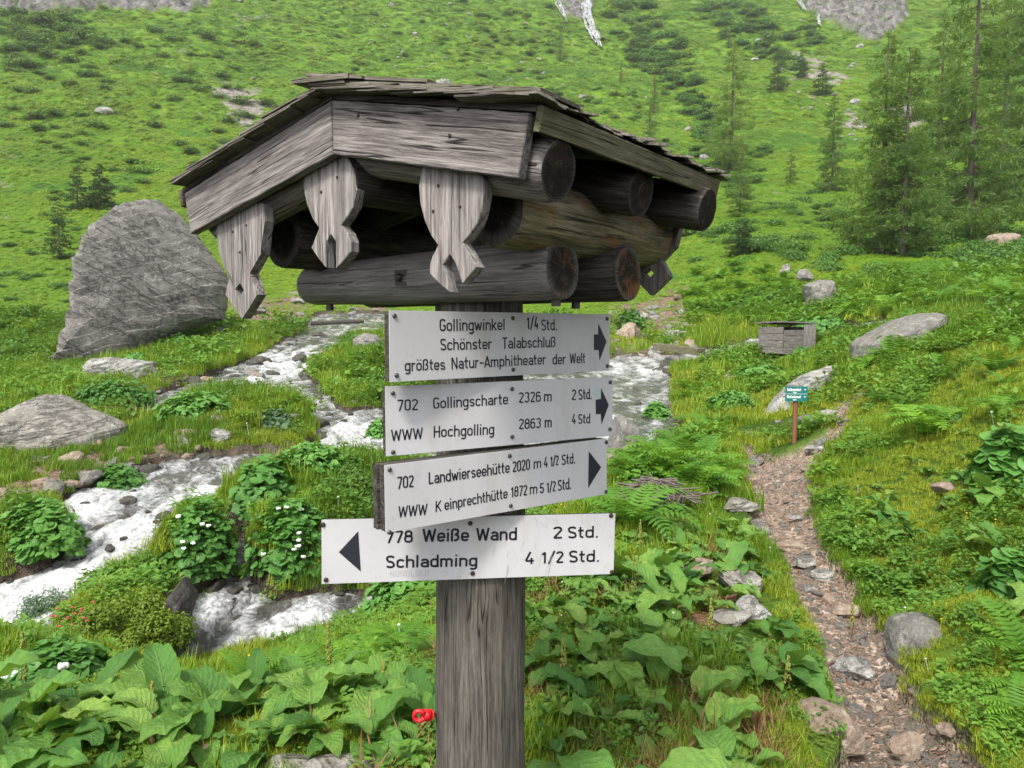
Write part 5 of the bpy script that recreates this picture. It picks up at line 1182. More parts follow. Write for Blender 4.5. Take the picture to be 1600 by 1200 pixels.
tree('l2', 1156, 338, 108, 'young yellowish larch below the single thin larch', wide=.95)
tree('s0', 1160, 400, 52, 'low spreading spruce just right of the log roof', 'spruce_tree', wide=2.1)
tree('s1', 122, 328, 66, 'small dark spruce above the huge boulder, the middle one of three', 'spruce_tree', wide=1.5)
tree('s0', 158, 325, 70, 'small dark spruce above the huge boulder, right one of three', 'spruce_tree', wide=1.4)
tree('s1', 93, 405, 92, 'small dark spruce left of the huge boulder', 'spruce_tree', wide=1.1)
for (k, px, py, h, w, lb) in (('l3', 875, 96, 62, 1., 'thin lone larch under the waterfall'), ('l3', 970, 130, 38, .9, 'small larch right of and below the waterfall'), ('l3', 1022, 178, 60, 1.1, 'thin larch in the band of green shrubs'), ('s1', 1215, 142, 66, 1.2, 'dark conifer above the scree strip, left of a row of three'),
    ('s1', 1252, 122, 42, 1.2, 'small dark conifer highest in the row above the scree strip'), ('s1', 1285, 148, 50, 1.6, 'dark conifer at right in the row above the scree strip'), ('l3', 1235, 290, 60, 1.3, 'small larch between the single thin larch and the larch group'), ('l3', 1015, 225, 66, 1., 'faint thin larch just above the roof eave'), ('l2', 1300, 300, 150, .9, 'slender larch left of the larch group'), ('l3', 1138, 75, 30, 1.3, 'tiny conifer far up the slope'), ('l3', 905, 250, 10, 1., 'tiny larch seedling above the eave')):
    tree(k, px, py, h, lb, 'conifer_tree', wide=w)
# ------------------------------------------------------------------ hillside shrubs
SH = [foliage_blob(700 + k, 900, .55, .5, .045, lob=7, up=.7, asp=.6) for k in range(4)]
SHM = {mt: [s.mesh('shrub', M[mt]) for s in SH] for mt in ('shrub', 'alder')}
def shrubs(n, poly, smin, smax, mat, label, group, cond=None, clustered=.0):
    pl_ = np.array(poly, float); lo, hi = pl_.min(0), pl_.max(0); c = 0; tr_ = 0
    while c < n and tr_ < n * 80:
        tr_ += 1; p = (rng.uniform(lo[0], hi[0]), rng.uniform(lo[1], hi[1])); ins = False
        for k in range(len(pl_)):
            x0, y0 = pl_[k]; x1, y1 = pl_[(k + 1) % len(pl_)]
            if (y0 > p[1]) != (y1 > p[1]) and p[0] < (x1 - x0) * (p[1] - y0) / (y1 - y0) + x0: ins = not ins
        if not ins or (clustered and float(fbm2(np.array(p[0] / 55.), np.array(p[1] / 28.), 3)) < clustered): continue
        g = G(*p)
        if cond and not cond(g): continue
        s = rng.uniform(smin, smax) * g[1] / F
        LATE.append((s / g[1], 'shrub', SHM[mat][rng.integers(4)], (g[0], g[1], g[2] - .05 * s), (s, s * rng.uniform(.8, 1.2), s * rng.uniform(.6, .95)), (0, 0, rng.uniform(0, 6.3)), label, 'shrub', group)); c += 1
shrubs(110, [(0,20),(140,40),(420,60),(480,180),(420,270),(280,300),(0,330)], 12, 34, 'shrub', 'dark green shrub on the left mountainside', 'shrubs on the left mountainside', clustered=.0)
shrubs(40, [(0,20),(150,30),(170,80),(40,110),(0,90)], 18, 46, 'shrub', 'dark bush in the belt under the left cliff', 'bushes under the left cliff')
shrubs(60, [(480,0),(860,0),(900,110),(700,140),(520,120)], 7, 20, 'shrub', 'small shrub on the slope above the roof', 'shrubs on the middle slope', clustered=.0)
shrubs(120, [(935,0),(1010,0),(1060,60),(1100,150),(1130,220),(1060,170),(980,90)], 14, 34, 'alder', 'green alder bush in the belt running down from the waterfall', 'alder bushes below the waterfall')
shrubs(90, [(1060,0),(1240,0),(1300,90),(1240,120),(1130,60)], 12, 30, 'alder', 'bush on the high right slope', 'bushes on the high right slope', clustered=-.1)
shrubs(70, [(1080,200),(1240,250),(1300,330),(1180,330),(1080,260)], 14, 34, 'alder', 'alder bush around the foot of the thin larch', 'alder bushes by the thin larch', clustered=-.1)
shrubs(90, [(1060,330),(1330,330),(1600,350),(1600,420),(1330,430),(1080,420)], 20, 46, 'alder', 'bush in the green belt at the feet of the larches', 'bushes at the feet of the larches', clustered=-.15)
shrubs(60, [(1480,330),(1600,320),(1600,440),(1500,430)], 26, 60, 'alder', 'bush at the right edge below the larches', 'bushes below the right larches')
shrubs(40, [(840,110),(1000,140),(1060,250),(960,240),(860,160)], 8, 20, 'shrub', 'small shrub right of the roof ridge', 'shrubs right of the roof ridge', clustered=.0)
shrubs(30, [(0,330),(140,330),(120,560),(0,600)], 12, 30, 'alder', 'low bush on the meadow left of the huge boulder', 'low bushes left of the huge boulder', clustered=.0)

# ------------------------------------------------------------------ plants near the stream
def plant_obj(name, mb, mat, px, py, label, cat='plant', group=None, z=0., rz=None, sc=1.):
    g = G(px, py); o = mb.build(name, M[mat]); o.location = (g[0], g[1], g[2] + z); o.rotation_euler = (0, 0, rng.uniform(0, 6.28) if rz is None else rz); o.scale = (sc,) * 3
    return tag(o, label, cat, group)
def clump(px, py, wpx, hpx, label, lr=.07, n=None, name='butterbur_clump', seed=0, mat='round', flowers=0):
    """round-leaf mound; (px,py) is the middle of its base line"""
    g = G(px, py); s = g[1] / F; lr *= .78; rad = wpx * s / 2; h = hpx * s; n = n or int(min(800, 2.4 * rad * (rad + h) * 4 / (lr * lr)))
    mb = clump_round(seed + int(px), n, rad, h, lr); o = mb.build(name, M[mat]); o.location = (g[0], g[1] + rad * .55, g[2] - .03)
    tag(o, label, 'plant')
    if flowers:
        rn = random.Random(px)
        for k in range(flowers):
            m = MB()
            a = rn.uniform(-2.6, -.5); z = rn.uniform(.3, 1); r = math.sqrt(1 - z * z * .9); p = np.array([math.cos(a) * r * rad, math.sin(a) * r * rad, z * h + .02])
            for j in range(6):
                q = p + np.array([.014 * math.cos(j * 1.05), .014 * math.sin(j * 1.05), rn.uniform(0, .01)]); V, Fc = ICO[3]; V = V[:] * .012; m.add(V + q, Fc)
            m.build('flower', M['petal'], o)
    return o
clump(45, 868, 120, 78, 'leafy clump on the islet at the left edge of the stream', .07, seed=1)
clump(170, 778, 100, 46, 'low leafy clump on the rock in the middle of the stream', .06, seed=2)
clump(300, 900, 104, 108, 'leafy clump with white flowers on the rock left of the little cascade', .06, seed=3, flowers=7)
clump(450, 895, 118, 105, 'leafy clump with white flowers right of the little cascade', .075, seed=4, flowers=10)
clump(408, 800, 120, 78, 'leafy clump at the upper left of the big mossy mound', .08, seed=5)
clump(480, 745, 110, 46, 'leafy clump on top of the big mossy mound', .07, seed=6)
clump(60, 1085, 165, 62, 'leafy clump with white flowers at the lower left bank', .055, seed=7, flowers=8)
clump(635, 955, 110, 62, 'leafy clump below the arrow of the lowest sign', .06, seed=8)
clump(300, 650, 100, 34, 'bright leafy clump on the far stream island', .08, seed=9)
clump(420, 672, 70, 30, 'bluish leafy clump at the right end of the far stream island', .07, seed=10, mat='willow')
clump(160, 632, 110, 34, 'leafy clump below the whitish boulder', .08, seed=11)
clump(590, 698, 50, 40, 'leafy clump half hidden by the third sign', .07, seed=12)
clump(1028, 665, 50, 34, 'round leafy clump on the right stream bank', .08, seed=13)
clump(988, 520, 46, 36, 'leafy clump on the brown bank beyond the water', .10, seed=14)
clump(1240, 550, 60, 22, 'leafy plants at the foot of the wooden hut', .08, seed=15)
clump(215, 912, 80, 16, 'leafy clump on top of the alpenrose mound', .06, seed=16)
clump(1590, 760, 100, 90, 'big-leaved clump at the right edge halfway up', .075, seed=17)
clump(1600, 935, 90, 66, 'big-leaved clump at the right edge above the ferns', .07, seed=18)
clump(1300, 520, 110, 26, 'leafy clump between the hut and the long boulder', .11, seed=19)
clump(1200, 600, 90, 28, 'leafy clump above the small green sign', .09, seed=20)
clump(205, 572, 60, 20, 'leafy plants under the left base of the huge boulder', .12, seed=31)
clump(262, 545, 80, 24, 'leafy plants under the middle base of the huge boulder', .13, seed=32)
clump(322, 516, 70, 22, 'leafy plants under the right base of the huge boulder', .14, seed=33)
clump(1150, 640, 70, 26, 'leafy clump left of the small green sign', .07, seed=21)
def blob(px, py, wpx, hpx, mat, label, n=2600, ls=.03, name='shrub', seed=0, lob=9, back=.5, asp=.5, cat='shrub', z=0, **kw):
    g = G(px, py); s = g[1] / F; rad = wpx * s / 2; h = hpx * s; mb = foliage_blob(seed + int(px), n, rad * .8, h, ls, lob=lob, asp=asp, **kw); o = mb.build(name, M[mat]); o.location = (g[0], g[1] + rad * back, g[2] - .04 + z); return tag(o, label, cat)
ro = blob(190, 1030, 200, 125, 'rhodo', 'dense olive green alpenrose mound on the dark stream boulder', 20000, .015, 'alpenrose_bush', lob=34, szr=(.16, .42), sp=.85, z=-.02, back=.35)
rn = random.Random(3)
for k in range(18):
    p = np.array([rn.uniform(-.42, -.12), rn.uniform(-.42, -.2), rn.uniform(.28, .52)]); V, Fc = ICO[3]; m = MB(); m.add(V * np.array([.011, .011, .007]) + p, Fc); m.build('blossom', M['pinkp'], ro)
blob(60, 985, 90, 85, 'willow', 'grey-green willow shrub leaning over the white water', 2600, .02, 'willow_shrub', lob=7, asp=.3)
blob(545, 890, 150, 90, 'rhodo', 'olive alpenrose bush right side of the big mossy mound', 8000, .018, 'alpenrose_bush', lob=22, szr=(.2, .45), sp=.8)
blob(460, 830, 110, 40, 'rhodo', 'low olive bush between the leafy clumps', 3000, .018, 'alpenrose_bush', lob=8)
blob(570, 800, 160, 90, 'shrub', 'green bush behind the arrow of the lowest sign', 8000, .022, lob=22, szr=(.2, .45), sp=.8)
blob(610, 960, 80, 50, 'shrub', 'dark bush left of the post above the docks', 3500, .018, lob=8)
blob(1050, 900, 90, 40, 'alder', 'low bush between the docks right of the lowest sign', 2500, .02)
blob(1210, 395, 120, 36, 'alder', 'bush beside the low spreading spruce', 2600, .07)
for k, (px, py, w, h) in enumerate(((180,850,44,32), (305,955,50,34), (375,912,32,22), (555,915,60,36), (490,908,90,34), (345,860,40,24))):
    g = G(px, py); s = g[1] / F; mb = grass_mesh(40 + k, 700, h * s * 1.1, w * s / 2, .003); mt = leaf_mat('tussock_grass_%d' % k, (.05, .13, .012), (.10, .22, .018), (.2, .3, .03)) if k == 0 else mt
    o = mb.build('grass_tussock', mt); o.location = (g[0], g[1] + .1, g[2] + .0); tag(o, ('round grass tussock on a rock in mid stream', 'grass tussock at the right side of the alpenrose mound', 'tiny grass tussock below the little cascade', 'grass fringe under the bolted corner of the lowest sign', 'grass fringe hanging over the lower pool', 'grass tussock left of the little cascade')[k], 'grass')
# dead branch over the water
m = MB()
for pts in ([(10,972),(45,990),(85,998),(118,1002)], [(20,985),(60,993)], [(85,998),(70,1012),(55,1018)], [(45,990),(30,1000)]): tube(m, [at_depth(x, y, 6.2) for x, y in pts], .008, 5)
tag(m.build('dead_branch', M['twig']), 'bare dark branch sticking out over white water', 'branch')
# brush pile
g = G(1030, 800); m = MB(); rn = random.Random(9)
for k in range(150):
    a = rn.uniform(0, 6.28); r0 = rn.uniform(0, .22); p = np.array([math.cos(a) * r0 * 1.2, math.sin(a) * r0, .05 + .14 * (1 - r0 / .24) + rn.uniform(-.02, .03)]); b_ = rn.uniform(0, 6.28); d = np.array([math.cos(b_), math.sin(b_), rn.uniform(-.3, .3)]) * rn.uniform(.08, .22)
    tube(m, [p - d, p + np.array([0, 0, .02]), p + d], .005, 4)
o = m.build('brush_pile', M['twig']); o.location = g + np.array([0, .1, 0]); o.scale = (1.25,) * 3; tag(o, 'pile of dry grey twigs in the ferns right of the third sign', 'brush pile')

# ------------------------------------------------------------------ docks, ferns
DK = []
for k in range(12):
    lm, st = dock_mesh(k + 50, 5 + k % 4, .22 + .06 * (k % 3)); DK.append((lm.mesh('leaves', M['dock'], True), st.mesh('stalks', M['stalk'])))
def dock(px, py, s, label, group, k=None):
    g = G(px, py); o = empty('dock_plant', g, rng.uniform(0, 6.28)); o.scale = (s,) * 3; k = rng.integers(12) if k is None else k
    for nm, me in zip(('leaves', 'stalks'), DK[k]):
        c = bpy.data.objects.new(nm, me); COL.objects.link(c); c.parent = o
    return tag(o, label, 'plant', group)
def inpoly(poly, p):
    ins = False
    for k in range(len(poly)):
        x0, y0 = poly[k]; x1, y1 = poly[(k + 1) % len(poly)]
        if (y0 > p[1]) != (y1 > p[1]) and p[0] < (x1 - x0) * (p[1] - y0) / (y1 - y0) + x0: ins = not ins
    return ins
bp_ = G(1030, 800); KEEP = [(*G(px, py)[:2], r) for px, py, r in ((1440,1060,.45),(1300,1185,.42),(1090,915,.2),(1150,985,.2),(1180,975,.2),(1165,810,.4),(285,1010,.4),(500,1215,.14),(500,1290,.3),(325,1215,.1),(330,1290,.22))]
def spread_pts(poly, n, dmin):
    P = np.array(poly); lo, hi = P.min(0), P.max(0); out = []; t_ = 0
    while len(out) < n and t_ < 6000:
        t_ += 1; p = (rng.uniform(lo[0], hi[0]), lo[1] + (hi[1] - lo[1]) * rng.uniform(0, 1) ** .8)
        if not inpoly(poly, p): continue
        g = G(*p)
        if (g[0] - bp_[0]) ** 2 + (g[1] - bp_[1]) ** 2 < .5 or any((g[0] - q[0]) ** 2 + (g[1] - q[1]) ** 2 < q[2] ** 2 for q in KEEP) or lut(PTH, g[0], g[1]) > .35 or lut(W, g[0], g[1]) > .3 or any((g[0] - q[0]) ** 2 + (g[1] - q[1]) ** 2 < dmin ** 2 for q in out) or math.hypot(g[0] - POSTC[0], g[1] - POSTC[1]) < .5: continue
        out.append((g[0], g[1], p[0], p[1]))
    return out
for (poly, n, dm, s0, s1, lb, gp) in (
   ([(-60,1380),(-60,1120),(100,1125),(330,1110),(560,1085),(670,1075),(670,1380)], 132, .12, .42, .92, 'broad-leaved dock in the dense patch left of the post', 'docks left of the post'),
   ([(380,1105),(470,1090),(680,1050),(680,1075),(560,1085)], 44, .14, .35, .55, 'smaller dock along the stream bank left of the post', 'docks along the stream bank'),
   ([(830,1340),(830,960),(960,900),(1140,880),(1200,960),(1240,1080),(1290,1340)], 70, .155, .4, .85, 'dock plant in the loose patch right of the post', 'docks right of the post'),
   ([(960,900),(980,800),(1120,770),(1160,830),(1190,900),(1100,930)], 50, .18, .35, .65, 'dock plant in the far patch beside the upper path', 'docks beside the upper path'),
   ([(1480,760),(1600,700),(1620,1000),(1540,960),(1500,860)], 16, .3, .5, .8, 'dock plant on the bank at the right edge', 'docks on the right bank'),
   ([(1350,760),(1480,660),(1600,680),(1480,850),(1380,840)], 16, .35, .4, .6, 'small dock plant on the grassy right bank', 'small docks on the right bank')):
    for (x, y, a, b) in spread_pts(poly, n, dm): dock(a, b, rng.uniform(s0, s1), lb, gp)
FN = [fern_mesh(20 + k, 9 + k % 3, .62, 15).mesh('fern', M['fern']) for k in range(5)]
def fern(px, py, s, label, group=None):
    g = G(px, py); o = bpy.data.objects.new('fern', FN[rng.integers(5)]); COL.objects.link(o); o.location = g; o.rotation_euler = (0, 0, rng.uniform(0, 6.28)); o.scale = (s,) * 3; return tag(o, label, 'fern', group)
fern(1450, 680, 1.05, 'largest bright fern on the right bank above the path')
fern(1398, 565, 1.1, 'bright fern below the long grey boulder'); fern(1365, 580, .9, 'small fern just left of the bright fern below the long boulder')
fern(1600, 1030, .5, 'fern at the right edge near the bottom'); fern(1605, 1130, .36, 'lowest fern at the right edge')
for (poly, n, dm, s0, s1, lb, gp) in (
   ([(380,1080),(560,1020),(680,985),(680,1030),(500,1080)], 30, .12, .28, .42, 'fern on the near bank left of the post', 'ferns on the near bank'),
   ([(960,830),(970,740),(1060,700),(1130,760),(1080,820)], 26, .25, .7, 1.05, 'fern beside the brush pile', 'ferns beside the brush pile'),
   ([(1080,420),(1260,400),(1250,500),(1160,520),(1070,480)], 40, .6, 1., 1.7, 'fern on the slope behind the wooden hut', 'ferns behind the hut'),
   ([(1300,430),(1600,430),(1600,480),(1450,490),(1310,500)], 46, .6, .9, 1.6, 'fern on the slope right of the upright boulder', 'ferns right of the upright boulder'),
   ([(1340,620),(1600,500),(1600,640),(1400,700)], 10, .6, .4, .65, 'fern on the upper right bank', 'ferns on the upper right bank'),
   ([(1020,600),(1120,600),(1120,700),(1060,690)], 10, .4, .6, .9, 'fern on the right stream bank', 'ferns on the right stream bank'),
   ([(1560,1030),(1600,1000),(1610,1200),(1580,1150)], 2, .2, .3, .4, 'fern on the shady corner bank at right', 'ferns in the right corner')):
    for (x, y, a, b) in spread_pts(poly, n, dm): fern(a, b, rng.uniform(s0, s1), lb, gp)

# ------------------------------------------------------------------ hut, bridge planks, little sign
g = G(1228, 552); s = g[1] / F
hut = tag(empty('wooden_hut', g, R(24)), 'low weathered board hut with slightly open lid by the stream', 'hut')
wb, hb, db = 62 * s, 46 * s, 54 * s
def planks(n, w, h, horiz, th=.03, seed=0, gapz=0):
    m = MB(); rn = random.Random(seed)
    for k in range(n):
        a, b = (k / n, (k + 1) / n)
        if horiz: box(m, (0, 0, h * (a + b) / 2), (1, 0, 0), (0, 0, 1), (0, 1, 0), w / 2 - rn.uniform(0, .02), h / n / 2 - .006, th / 2, off=rn.random() * 5)
        else: box(m, (w * ((a + b) / 2 - .5), 0, h / 2), (0, 0, 1), (1, 0, 0), (0, 1, 0), h / 2 - rn.uniform(0, .02), w / n / 2 - .006, th / 2, off=rn.random() * 5)
    return m
for (nm, mb, loc, rz, mt) in (('front_wall', planks(4, wb * .62, hb * .80, True, seed=1), (-wb * .19, -db / 2, 0), 0, 'wood'), ('door', planks(3, wb * .38, hb * .97, False, seed=2), (wb * .31, -db / 2 - .02, 0), 0, 'wood_pale'),
    ('side_wall', planks(4, db - .04, hb * .9, True, seed=3), (wb / 2, 0, 0), R(90), 'wood'), ('side_wall', planks(4, db - .04, hb * .9, True, seed=4), (-wb / 2, 0, 0), R(90), 'wood'), ('back_wall', planks(4, wb, hb * .9, True, seed=5), (0, db / 2, 0), 0, 'wood')):
    o = mb.build(nm, M[mt], hut); o.location = loc; o.rotation_euler = (0, 0, rz)
m = MB()
for k in range(5): box(m, (0, db * ((k + .5) / 5 - .5), hb * 1.02 + .01 * (k % 2)), (1, 0, 0), (0, 1, 0), (0, 0, 1), wb / 2 + .1, db / 10 + .015, .018, off=k)
o = m.build('lid', M['wood'], hut); o.rotation_euler = (R(-2), R(2), 0)
m = MB(); a = at_depth(1026, 541, 23); b = at_depth(1096, 550, 21.4); d = (b - a); L = np.linalg.norm(d); d /= L; nn_ = np.cross(d, U_); nn_ /= np.linalg.norm(nn_)
box(m, (a + b) / 2, d, nn_, np.cross(nn_, d), L / 2, .16, .10, bev=.01); tag(m.build('plank_bridge', M['wood_green']), 'thick squared timber laid over the stream left of the hut', 'beam')
m = MB(); log(m, at_depth(486, 505, 31), at_depth(568, 502, 31), .09, .08, 12, 8); tag(m.build('log_bridge', [M['wood_dark'], M['end_dark']]), 'dark log laid across the far stream behind the roof logs', 'log')
g = G(1241, 692); Y = g[1]; s = Y / F
ts = tag(empty('trail_sign', g), 'small teal two-line hiking sign on a short brown pole beside the path', 'sign')
m = MB(); tube(m, [(0, 0, -.1), (0, 0, 66 * s)], 3.6 * s, 10); m.build('pole', M['pole'], ts)
m = MB(); Xs = np.array([math.cos(-.05), math.sin(-.05), 0]); ns = np.array([Xs[1], -Xs[0], 0])
wP, hP = 34 * s, 23.5 * s; zc_ = 78 * s
box(m, np.array([-.6 * s, 0, zc_]) + ns * 5 * s, Xs, U_, ns, wP / 2, hP / 2, .006, bev=.001)
pn = m.build('panel', M['teal'], ts); lm = MB(); c0 = np.array([-.6 * s, 0, zc_]) + ns * (5 * s + .0075)
box(lm, c0, Xs, U_, ns, wP / 2 * .97, .25 * s, .0005)
for txt, y0, dr in (('Gollingwinkel', 4.6, 1), ('Klafferkessel', -6.6, -1)):
    V, Fc = stroke_text(txt.replace('f', 't'), .17, .03); P = c0 + Xs * ((-wP / 2 * .86) + 0) + V[:, :1] * Xs * (wP * .62 / V[:, 0].max()) + (V[:, 1:] * 4.6 * s + y0 * s + 0) * U_; lm.add(P, Fc)
    cx = -wP * .08; yy = (y0 - 2.6) * s; ar_ = [(-2.6, -.5), (.6, -.5), (.6, -1.5), (3, 0), (.6, 1.5), (.6, .5), (-2.6, .5)]; lm.add([c0 + Xs * (cx + dr * q[0] * s) + U_ * (yy + q[1] * s) for q in ar_], [tuple(range(7))])
    sx = wP * .38; lm.add([c0 + Xs * (sx + q[0] * s) + U_ * ((y0 + 2.2) * s + q[1] * s) for q in ((-1.5, -.6), (1.5, -.6), (1.5, .6), (-1.5, .6))], [(0, 1, 2, 3)])
lm.build('lettering', M['white'], pn)
# waterfall
def fall(pts, label, seed, strands):
    """several narrow strands of water, each a thin rounded ribbon following the slope"""
    m = MB(); pts = np.array(pts, float); n = 70; tq = np.linspace(0, 1, n); L = np.linspace(0, 1, len(pts)); X = np.interp(tq, L, pts[:, 0]); Yp = np.interp(tq, L, pts[:, 1]); Wp = np.interp(tq, L, pts[:, 2]); rn = np.random.default_rng(seed)
    gs = [G(X[k], Yp[k]) for k in range(n)]
    for sidx in range(strands):
        off = rn.uniform(-.5, .5); k0 = int(rn.uniform(0, .3) * n) if sidx else 0; k1 = int(n * rn.uniform(.7, 1.)) if sidx else n; V = []; o_ = rn.uniform(0, 50)
        for k in range(k0, k1):
            g = gs[k]; w = Wp[k] * g[1] / F; x = g[0] + w * (off + .35 * float(vn2(np.array(k * .16 + o_), np.array(1.5))) + .22 * float(vn2(np.array(k * .7 + o_), np.array(7.5)))); ww = w * (.07 + .34 * (float(vn2(np.array(k * .55 + o_), np.array(3.5))) + .5) ** 1.5)
            for j in range(5): V.append((x + ww * (j / 4 - .5), g[1] - .7 - ww * .25 * math.sin(j * .785), g[2] + .6))
        q = k1 - k0; m.add(V, [(k * 5 + j, k * 5 + j + 1, (k + 1) * 5 + j + 1, (k + 1) * 5 + j) for k in range(q - 1) for j in range(4)])
    return tag(m.build('waterfall', M['fall'], smooth=True), label, 'waterfall', kind='structure')
t = NT('falling_water'); tc = t.n('NewGeometry').outputs['Position']; nf = t.noise(t.vmul(tc, (1, 1, .3)), 1.6, 5, .75)
col = t.ramp(nf, [(.38, (.10, .10, .10)), (.5, (.33, .34, .36)), (.64, (.66, .68, .70))]); M['fall'] = t.done(t.bsdf(col, .5, t.bump(nf, 1., .3), .3))
for k, (pts, lb, ns_) in enumerate((([(868,-10,9),(873,10,9),(880,26,6),(886,40,3)], 'left arm of the white waterfall', 4), ([(908,-12,10),(913,10,14),(917,30,13),(922,50,15),(930,64,12),(936,78,6)], 'right arm of the white waterfall plunging down the slope', 9), ([(1244,-5,7),(1252,12,7),(1258,22,3)], 'thin distant waterfall', 5), ([(1274,26,9),(1276,46,8)], 'thin lower drop of the distant waterfall', 5))):
    fall(pts, lb, k * 3 + 1, ns_)

# ------------------------------------------------------------------ ground cover (nobody could count it): points + instanced tufts
def instancer(name, label, cat, pts, rots, scl, tint, idx, protos_):
    me = bpy.data.meshes.new(name); n = len(pts); me.vertices.add(n); me.vertices.foreach_set('co', np.ascontiguousarray(pts, dtype=np.float32).ravel())
    for nm, ty, a, key in (('rot', 'FLOAT_VECTOR', rots, 'vector'), ('scl', 'FLOAT_VECTOR', scl, 'vector'), ('tint', 'FLOAT', tint, 'value'), ('idx', 'INT', idx, 'value')):
        at = me.attributes.new(nm, ty, 'POINT'); at.data.foreach_set(key, np.ascontiguousarray(a, dtype=np.int32 if ty == 'INT' else np.float32).ravel())
    o = bpy.data.objects.new(name, me); COL.objects.link(o)
    ng = bpy.data.node_groups.new(name, 'GeometryNodeTree'); ng.interface.new_socket('Geometry', in_out='INPUT', socket_type='NodeSocketGeometry'); ng.interface.new_socket('Geometry', in_out='OUTPUT', socket_type='NodeSocketGeometry')
    N = ng.nodes; Lk = ng.links; gi = N.new('NodeGroupInput'); go = N.new('NodeGroupOutput'); jn = N.new('GeometryNodeJoinGeometry')
    def na(nm, ty):
        q = N.new('GeometryNodeInputNamedAttribute'); q.data_type = ty; q.inputs['Name'].default_value = nm; return q.outputs['Attribute']
    ro_, sc_, ix_ = na('rot', 'FLOAT_VECTOR'), na('scl', 'FLOAT_VECTOR'), na('idx', 'INT')
    for k, me_ in enumerate(protos_):
        src = bpy.data.objects.new(name + '_source', me_)
        oi = N.new('GeometryNodeObjectInfo'); oi.inputs['Object'].default_value = src; oi.inputs['As Instance'].default_value = True
        cmp_ = N.new('FunctionNodeCompare'); cmp_.data_type = 'INT'; cmp_.operation = 'EQUAL'; Lk.new(ix_, cmp_.inputs[2]); cmp_.inputs[3].default_value = k
        ip = N.new('GeometryNodeInstanceOnPoints'); Lk.new(gi.outputs[0], ip.inputs['Points']); Lk.new(cmp_.outputs[0], ip.inputs['Selection']); Lk.new(oi.outputs['Geometry'], ip.inputs['Instance']); Lk.new(ro_, ip.inputs['Rotation']); Lk.new(sc_, ip.inputs['Scale']); Lk.new(ip.outputs[0], jn.inputs[0])
    Lk.new(jn.outputs[0], go.inputs[0]); md = o.modifiers.new('scatter', 'NODES'); md.node_group = ng
    return tag(o, label, cat, kind='stuff')
def scatter(n, a0, a1, y0, y1, cond):
    a = rng.uniform(a0, a1, n); b = rng.uniform(math.log(y0), math.log(y1), n); y = np.exp(b); x = a * y; k = rng.random(n) < cond(x, y); x, y = x[k], y[k]
    return np.stack([x, y, Hq(x, y)], 1)
land = lambda x, y: (1 - np.clip(lut(blur(W, 1, 1), x, y) * 1.6, 0, 1)) * (1 - np.clip(lut(PTH, x, y) * 1.15, 0, 1)) * (1 - .75 * np.clip(lut(DRT, x, y), 0, 1)) * (1 - .85 * lut(SCR, x, y)) * (1 - .8 * lut(CLF, x, y)) * (np.hypot(x - POSTC[0], y - POSTC[1]) > .3)
soilm = lambda x, y: (x > -.45) * (1 - sstep(4.8, 6.0, y)) * sstep(-.1, .15, fbm2(x * 2.3, y * 2.3, 3)) * (x < .28 * y + .3)
EXC = [(*G(px, py)[:2], r) for px, py, r in ((1440,1082,.10),(1300,1178,.15),(1241,698,.6),(1030,815,.42),(1030,800,.4),(320,1235,.1),(500,1235,.12),(1090,912,.3),(1180,972,.25),(1150,982,.3),(1160,935,.3),(1228,560,1.1),(1165,806,.35),(1190,845,.25),(285,1000,.3),(1240,672,.5),(935,1020,.15),(1195,668,.7))]
def free(x, y):
    k = np.ones_like(x)
    for a, b, r in EXC: k = k * (np.hypot(x - a, y - b) > r)
    return k
PTW = blur(PTH, 4, 4)
def mk(P, size, var=.35):
    n = len(P); rots = np.stack([rng.normal(0, .12, n), rng.normal(0, .12, n), rng.uniform(0, 6.28, n)], 1); s = size * rng.uniform(1 - var, 1 + var, n) * np.where(rng.random(n) < .08, 1.6, 1); return rots, np.stack([s, s, s * rng.uniform(.8, 1.15, n)], 1)
tn = lambda P: np.clip(.5 + 1.1 * fbm2(P[:, 0] / (.5 + P[:, 1] * .05), P[:, 1] / (.5 + P[:, 1] * .08), 4) + rng.normal(0, .12, len(P)), 0, 1)
GR = [grass_mesh(k, 70, .14, .10, .0035).mesh('grass', M['grass']) for k in range(3)] + [grass_mesh(k + 9, 60, .09, .10, .003, .9).mesh('grass', M['moss']) for k in range(2)]
P = scatter(125000, -1.25, 1.4, 1.6, 30, lambda x, y: land(x, y) * free(x, y) * (1 - .75 * soilm(x, y)))
r_, s_ = mk(P, np.clip(.42 + .06 * P[:, 1], .45, 2.4) * np.where(P[:, 1] < 7, .8, 1) * np.where((P[:, 0] > .4 * P[:, 1]) & (P[:, 1] < 12), .6, 1)); 
mo = (fbm2(P[:, 0] / 1.4, P[:, 1] / 1.4, 3) > .02) | ((P[:, 0] > .5 * P[:, 1]) & (P[:, 1] < 6))
instancer('grass', 'short green and mossy grass covering the ground by the path and stream', 'grass', P, r_, s_, tn(P), np.where(mo, rng.integers(3, 5, len(P)), rng.integers(0, 3, len(P))), GR)
HBm = [herb_mesh(k, 55, .16, .13, .05).mesh('herb', M['herb']) for k in range(3)] + [herb_mesh(k + 5, 90, .13, .14, .03).mesh('herb', M['herb']) for k in range(2)]
P = scatter(46000, -1.25, 1.4, 2.0, 34, lambda x, y: land(x, y) * free(x, y) * (1 - np.clip(lut(PTW, x, y) * 3, 0, 1)) * (1 - .35 * (x > .45 * y + .15) * (y < 9)) * np.clip(np.where(y > 6, .3, .2) + 1.5 * fbm2(x / (.3 + y * .06) + 5, y / (.3 + y * .06), 3), 0, 1))
